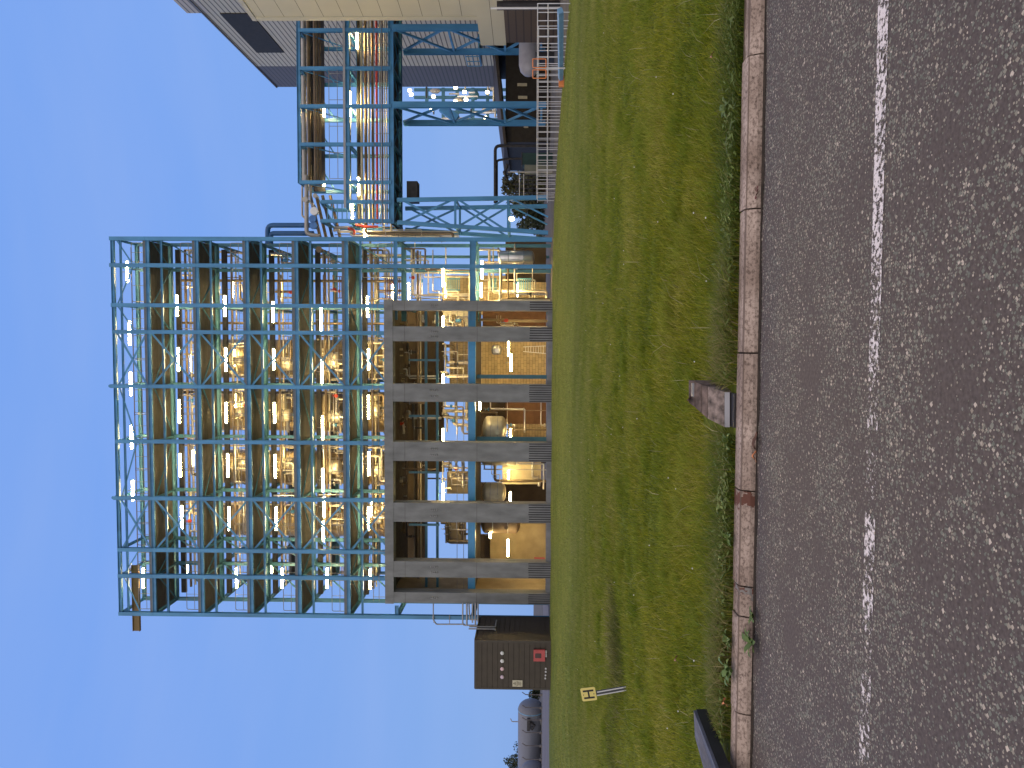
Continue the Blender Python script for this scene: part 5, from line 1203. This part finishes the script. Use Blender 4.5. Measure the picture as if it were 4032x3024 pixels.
# green skip and cabinet
p, q_ = P(2057, 602, 52), P(2150, 648, 52); t = thing('green_cabinet', 'dark green cabinet behind the railing', 'cabinet', (q_.x, 52, BASE))
b = MB(); boxb(b, q_.x, p.x, 52, 53.2, BASE - .1, p.z); b.build('body', mat('dark green paint', (.015, .05, .045), .5), t)
b = MB(); boxb(b, q_.x - .04, p.x + .04, 51.95, 53.25, p.z, p.z + .07); b.build('lid', DARKM, t)
p, q_ = P(2065, 649, 51), P(2150, 676, 51); t = thing('pale_cabinet', 'small olive grey cabinet next to the camera pole', 'cabinet', (q_.x, 51, BASE))
b = MB(); boxb(b, q_.x, p.x, 51, 51.8, BASE - .1, p.z); b.build('body', mat('olive grey paint', (.16, .17, .13), .6), t)
b = MB(); boxb(b, q_.x + .05, p.x - .05, 50.98, 51, BASE + .3, p.z - .1); b.build('door', mat('olive grey paint', (.16, .17, .13), .6), t)
# teal posts by the cabinet
t = thing('pallet_rack', 'dark rack of stored steelwork seen between the railing and the trees', 'rack', tuple(P(2160, 740, 56)))
for q in range(6):
    x = P(2080, 690 + q * 17, 56).x; b = MB(); b.box((x - .04, 56, BASE - .1), (x + .04, 56.08, P(2020 + 12 * (q % 2), 700, 56).z)); b.build('upright', DARKM, t)
for sx in (2030, 2045, 2062, 2080, 2098):
    u, v = P(sx, 685, 56), P(sx, 780, 56); b = MB(); b.bar(u, v, .08, .06); b.build('shelf', RAILW if sx in (2045, 2062) else DARKM, t)

# far process plant beyond the warehouse
def far_plant():
    Y = 120.0; t = thing('distant_plant', 'distant lit process unit seen between the trestles', 'process plant', tuple(P(2100, 400, Y)))
    fr = MB()
    for sy in (352, 382, 410, 440, 470): u = P(1700, sy, Y); fr.box((u.x - .2, Y, BASE), (u.x + .2, Y + .4, P(1630 if sy < 400 else 1740, sy, Y).z))
    for sx in (1680, 1745, 1800, 1862, 1920): u, v = P(sx, 345, Y), P(sx, 410 if sx < 1740 else 478, Y); fr.box((v.x, Y - .05, u.z - .25), (u.x, Y + .3, u.z + .25))
    fr.build('steel_frame', BLUE_LAMPLIT, t)
    for k, (a, c, sx) in enumerate(((360, 390, 1700), (395, 430, 1790), (360, 420, 1850), (430, 470, 1900), (350, 380, 1930))):
        u, v = P(sx, a, Y), P(sx + 40, c, Y); b = MB(); r = abs(u.x - v.x) / 3; b.lathe([(.1, v.z), (r, v.z + .4), (r, u.z - .4), (.1, u.z)], ((u.x + v.x) / 2, Y - 2, 0), 'Z', 14); b.build('vessel', [PIPEG, LAG, BLUE_LAMPLIT, LAG, PIPEG][k], t)
    rnd = random.Random(5)
    for k in range(16):
        u = P(rnd.uniform(1660, 1960), rnd.uniform(348, 476), Y - 3); b = MB(); v = u + (Vector((rnd.uniform(1, 4), 0, 0)) if k % 2 else Vector((0, 0, -rnd.uniform(1, 5)))); b.tube([u, v], .12, 6); b.build('pipe', [RAILW, LAG, PIPEG, DARKM][k % 4], t)
    u, v = P(1730, 410, Y - 5), P(1900, 470, Y - 5); b = MB(); b.bar(P(1738, 425, Y - 5), P(1800, 470, Y - 5), 1, 1.2); b.build('duct', BLUE, t)
    for k, (sx, sy) in enumerate(((1612, 356), (1618, 372), (1793, 345), (1792, 400), (1828, 362), (1834, 392), (1698, 434), (1775, 457), (1878, 449), (1910, 462), (1706, 380), (1918, 363))):
        u = P(sx, sy, Y - 4); b = MB(); b.lathe([(.05, -.35), (.22, -.25), (.25, .15), (.1, .25)], u, 'Z', 10); b.build('lamp', TUBE2, t)
far_plant()
u = P(2014, 862, 51); t = thing('bulkhead_lamp', 'glowing round lamp on the splayed trestle', 'lamp', tuple(u))
b = MB(); b.lathe([(.05, -.2), (.13, -.12), (.14, .10), (.06, .2)], u, 'Z', 12); b.build('globe', TUBE2, t)
b = MB(); b.lathe([(.15, .18), (.15, .26)], u, 'Z', 12); b.build('cap', GALV, t)

# ------------------------------------------------------------------ brown shed
SY0, SY1 = 44.6, 48.8
sc0 = P(2000, 2523, SY0); sc1 = P(2000, 2715, SY0)
sx0, sx1 = sc1.x, sc0.x; sz = P(1870, 2560, SY0).z
shed = thing('brown_shed', 'small dark brown clad shed with a red box and four round vents', 'shed', ((sx0 + sx1) / 2, SY0, BASE))
b = MB(); b.box((sx0 + .05, SY0 + .05, BASE - .15), (sx1 - .05, SY1, sz - .05)); b.build('core', SHEDB, shed)
nr = 14
for q in range(nr):                              # horizontal boards as real steps
    z0 = BASE - .05 + (sz - .12 - BASE + .05) * q / nr; z1 = BASE - .05 + (sz - .12 - BASE + .05) * (q + 1) / nr
    b = MB(); g = .05
    b.box((sx0 + .12, SY0 + .005, z0 + .03), (sx1 - .12, SY0 + .05, z1)); b.box((sx1 - .05, SY0 + .12, z0 + .03), (sx1 - .005, SY1 - .05, z1)); b.build('board', SHEDB, shed)
b = MB(); b.box((sx0, SY0 - .01, BASE - .15), (sx0 + .12, SY0 + .1, sz)); b.box((sx1 - .12, SY0 - .01, BASE - .15), (sx1 + .01, SY0 + .12, sz)); b.box((sx0 + .12, SY0 - .01, sz - .12), (sx1 - .12, SY0 + .08, sz)); b.box((sx0 - .02, SY0 + .1, sz - .02), (sx1 + .02, SY1, sz + .05)); b.build('trim', SHEDT, shed)
for k, sy in enumerate((2572, 2603, 2634, 2666)):
    c = P(1977.5, sy, SY0 - .03); b = MB(); b.lathe([(.11, .05), (.12, 0), (.105, -.03), (.04, -.045)], c, 'Y', 18); b.build('round_vent', [WHITEP, WHITEP, PINKP, LILAC][k], shed, label=['white round vent nearest the concrete frame', 'second white round vent', 'pink round vent', 'lilac round vent'][k])
p, q_ = P(2101, 2558, SY0 - .1), P(2146, 2603, SY0 - .1)
b = MB(); b.box((q_.x, SY0 - .16, q_.z), (p.x, SY0 - .012, p.z)); rb = b.build('red_box', RED, shed)
b = MB(); cx_, cz_ = (p.x + q_.x) / 2, (p.z + q_.z) / 2 + .07; pr = []
for sx_, sz_, a0 in ((1, 1, 0), (-1, 1, 90), (-1, -1, 180), (1, -1, 270)):
    for k in range(4): a = math.radians(a0 + 30 * k); pr.append((cx_ + sx_ * .11 + .04 * math.cos(a), cz_ + sz_ * .15 + .04 * math.sin(a)))
n = len(pr); b.add([(x, SY0 - .166, z) for x, z in pr] + [(x, SY0 - .158, z) for x, z in pr], [tuple(range(n)), tuple(range(2 * n - 1, n - 1, -1))] + [(i, (i + 1) % n, n + (i + 1) % n, n + i) for i in range(n)]); b.build('window', mat('dark window', (.05, .02, .025), .2), rb)
for sy, sx in ((2564, 2150), (2570, 2150), (2578, 2150), (2584, 2150), (2633, 2149), (2645, 2149), (2659, 2148), (2671, 2147)):
    c = P(sx, sy, SY0 - .02); b = MB()
    for k in range(10):
        pass
    b.lathe([(.055, .03), (.055, -.03), (.04, -.035), (.035, .0)], c, 'Y', 12); b.build('pipe_stub', RAILW, shed)
# warning sign
p, q_ = P(2018, 2678, SY0 - .02), P(2057, 2704, SY0 - .02)
b = MB(); b.box((q_.x, SY0 - .03, q_.z), (p.x, SY0 - .012, p.z)); sg = b.build('warning_sign', mat('aged sign plate', (.52, .49, .38), .5, var=.15, scale=6), shed, label='aged rectangular warning sign with a triangle')
cx_ = (p.x + q_.x) / 2; zt4 = p.z - .05; wv = .13
b = MB(); INK = mat('faded ink', (.10, .075, .05), .7)
tri = [(cx_, zt4), (cx_ - wv, zt4 - .27), (cx_ + wv, zt4 - .27)]
for i in range(3):
    a, c = tri[i], tri[(i + 1) % 3]; b.bar((a[0], SY0 - .033, a[1]), (c[0], SY0 - .033, c[1]), .004, .022)
b.box((cx_ - .012, SY0 - .035, zt4 - .20), (cx_ + .012, SY0 - .031, zt4 - .10)); b.box((cx_ - .012, SY0 - .035, zt4 - .24), (cx_ + .012, SY0 - .031, zt4 - .22)); b.build('triangle', INK, sg)
b = MB()
for q in range(4): z = zt4 - .32 - q * .055; b.box((cx_ - .13, SY0 - .034, z), (cx_ + .13 - .04 * (q % 2), SY0 - .031, z + .022))
b.build('text_lines', INK, sg)
# pipes between the shed and the tower
t = thing('pipe_bundle', 'grey galvanised pipe bundle between the shed roof and the tower', 'pipework', tuple(P(1860, 2420, 47.2)))
Y = 47.5
for pts, r in (([(1822, 2375), (1822, 2458), (1830, 2462), (1880, 2462)], .05), ([(1838, 2375), (1838, 2462)], .06), ([(1846, 2375), (1850, 2440), (1880, 2440)], .05), ([(1860, 2375), (1860, 2452)], .05), ([(1872, 2375), (1872, 2458)], .06), ([(1882, 2375), (1882, 2450)], .05)):
    b = MB(); b.elbow(P2(pts, Y), r, 8); b.build('pipe', GALV, t)
t = thing('standpipe', 'grey pipes bent against the shed side wall', 'pipework', tuple(P(1950, 2400, 47)))
for pts in ([(1845, 2385), (1950, 2385), (1950, 2378)], [(1845, 2403), (1950, 2403), (1950, 2460)]):
    b = MB(); b.elbow([Vector((sx1 + .12, P(a, c, 46).y + (c - 2403) * .02 + .5, P(a, c, 46).z)) for a, c in pts], .05, 8); b.build('pipe', GALV, t)
# hooped safety rail at tower end
t = thing('ladder_cage', 'galvanised ladder hoop cage on the shed end of the tower', 'ladder', tuple(P(1880, 2450, YS - .3)))
for q, (a, c) in enumerate((((1708, 2420), (1708, 2452)), ((1770, 2420), (1770, 2458)))): b = MB(); b.tube(P2([a, c], YS - .2), .025, 6); b.build('hoop', GALV, t)
b = MB(); b.elbow(P2([(1706, 2425), (1706, 2440), (1718, 2458), (1830, 2458)], YS - .2), .05, 8); b.build('upright', GALV, t)
b = MB(); b.elbow(P2([(1706, 2376), (1706, 2425)], YS - .2), .04, 8); b.build('upright', GALV, t)

# ------------------------------------------------------------------ bullets, security fence, bank and tree on the left
def bullet(sy_end, sxt, sxb, Y, length, label):
    c = P((sxt + sxb) / 2, sy_end, Y); r = (P(sxt, sy_end, Y).z - P(sxb, sy_end, Y).z) / 2
    t = thing('storage_bullet', label, 'storage tank', (c.x, Y, BASE)); n = 9
    pr = [(max(.02, r * math.sin(PI / 2 * k / n)), -(r * .75) * (1 - math.cos(PI / 2 * k / n))) for k in range(n + 1)] + [(r, -length), (r * .7, -length - r * .6), (.02, -length - r * .75)]
    b = MB(); b.lathe(pr, (c.x, Y, c.z), 'X', 40); b.build('shell', TANKW, t)
    b = MB(); b.lathe([(r + .003, -.75 * r - .06), (r + .035, -.75 * r - .05), (r + .035, -.75 * r + .05), (r + .003, -.75 * r + .06)], (c.x, Y, c.z), 'X', 40); b.build('rim', mat('pale blue rim', (.16, .34, .52), .5), t)
    for q in (2.5, 7): b = MB(); b.box((c.x - q - .25, Y - r * .7, BASE - .1), (c.x - q + .25, Y + r * .7, c.z - r * .5)); b.build('saddle', CONC, t)
    b = MB(); b.tube([(c.x - 3, Y, c.z + r), (c.x - 3, Y, c.z + r + .8), (c.x - 2.6, Y, c.z + r + 1.0)], .07, 6); b.build('vent_pipe', PIPEG, t)
    return t, c, r
t, c, r = bullet(2756, 2040, 2142, 96, 9.0, 'long pale horizontal storage bullet behind the security fence')
b = MB(); b.box((c.x - 3.1, 96 - r - .5, c.z + .1), (c.x - 1.6, 96 - r + .2, c.z + .5)); b.tube([(c.x - 2.0, 96 - r - .2, c.z + .3), (c.x - 2.4, 96 - r - .3, c.z - .5), (c.x - 3.0, 96 - r - .3, c.z - .1)], .16, 8); b.build('nozzle', DARKM, t)
bullet(3000, 2052, 2140, 90, 9.0, 'second pale storage bullet cut by the edge of the photo')
post0 = None
for k, sy in enumerate((2640, 2690, 2736, 2787, 2835, 2885, 2937, 2991, 3045)):
    Y = 86; u = P(2144, sy, Y); v = P(2070, sy, Y)
    b = MB(); b.tube([(u.x, Y, BASE - .2), (u.x, Y, v.z), (u.x + .28, Y, v.z + .42)], .055, 8)
    b.box((u.x - .12, Y - .12, BASE - .2), (u.x + .12, Y + .12, BASE + .25))
    o = b.build('fence_post', mat('concrete post', (.14, .13, .13), .8)); tag(o, 'cranked security fence post in front of the storage bullets, ' + ORD[k] + ' from the shed', 'fence post', 'cranked posts of the security fence')
u = P(2142, 2600, 84.5); v = P(2142, 3200, 84.5)
b = MB(); b.box((u.x, 84.3, BASE - .2), (v.x, 84.6, P(2141, 2900, 84.5).z)); tag(b.build('low_wall', mat('bund concrete', (.15, .13, .115), .9, var=.25, scale=1)), 'low brownish wall along the service road by the storage bullets', 'wall')

def crown(name, c, R, n, leaf, m_, parent=None, squash=1.0, seed=1, dens=None):
    r = np.random.default_rng(seed); K = 14
    cc = r.normal(0, .42, (K, 3)); cr = r.uniform(.25, .5, K)
    k = r.integers(0, K, n); d = r.normal(0, 1, (n, 3)); d /= np.linalg.norm(d, axis=1)[:, None]
    p = (cc[k] + d * (cr[k] * r.uniform(.55, 1.05, n))[:, None]) * R; p[:, 2] *= squash; p += np.array(c)
    a = r.normal(0, 1, (n, 3)); a /= np.linalg.norm(a, axis=1)[:, None]; e = np.cross(a, r.normal(0, 1, (n, 3))); e /= np.linalg.norm(e, axis=1)[:, None]
    s = leaf * r.uniform(.6, 1.3, n)[:, None]
    V = np.stack([p - a * s, p + e * s * .5, p + a * s, p - e * s * .5], 1).reshape(-1, 3)
    me = bpy.data.meshes.new(name); me.from_pydata(V.tolist(), [], (np.arange(n * 4).reshape(-1, 4)).tolist()); me.materials.append(m_)
    o = bpy.data.objects.new(name, me); C.objects.link(o)
    if parent is not None: o.parent = parent; o.matrix_parent_inverse = Matrix.Translation(-parent.location)
    return o
FOL = mat('dark foliage', (.045, .06, .03), .7, var=.4, scale=2); FOL2 = mat('olive foliage', (.085, .09, .045), .7, var=.4, scale=2)
def tree(name, sx, sy, Y, R, label, m_=FOL, h=None, seed=1, n=2500, sq=1.0):
    c = P(sx, sy, Y); t = thing(name, label, 'tree', (c.x, Y, BASE)); b = MB()
    b.tube([(c.x, Y, BASE - .3), (c.x + .1, Y, (BASE + c.z) / 2), (c.x, Y, c.z)], [R * .12, R * .09, R * .04], 8)
    for q in range(5): a = q * 1.26; b.tube([(c.x, Y, c.z - R * .3), (c.x + math.cos(a) * R * .5, Y + math.sin(a) * R * .5, c.z + R * .3)], [R * .05, R * .015], 5)
    b.build('trunk', BARK, t); crown('crown', (c.x, Y, c.z), R, n, R * .09, m_, t, sq, seed); return t
tree('pine_tree', 2035, 2999, 150, 2.2, 'small dark tree showing above the storage bullet', seed=3, n=1500, sq=1.2)
hb = crown('hedge_bank', tuple(P(2118, 2728, 112)), 1.9, 5000, .12, FOL, seed=9, squash=.55); tag(hb, 'dark green bank of scrub beside the shed and the storage bullet', 'bushes'); hb['kind'] = 'stuff'
tree('broad_tree', 2096, 655, 85, 2.3, 'dull green tree behind the camera pole', FOL2, seed=5)
tree('broad_tree', 2080, 745, 90, 2.9, 'broad olive tree behind the rack beside the splayed trestle', FOL2, seed=6)
tree('broad_tree', 2100, 575, 95, 2.2, 'dark tree between the black pipe portal and the pump house', FOL, seed=7)
tree('broad_tree', 2095, 850, 95, 2.6, 'dark tree seen through the splayed trestle', FOL, seed=8)
hb = crown('scrub_band', tuple(P(2120, 640, 110)), 8, 9000, .3, FOL, seed=12, squash=.25); tag(hb, 'far scrub belt behind the yard', 'bushes'); hb['kind'] = 'stuff'
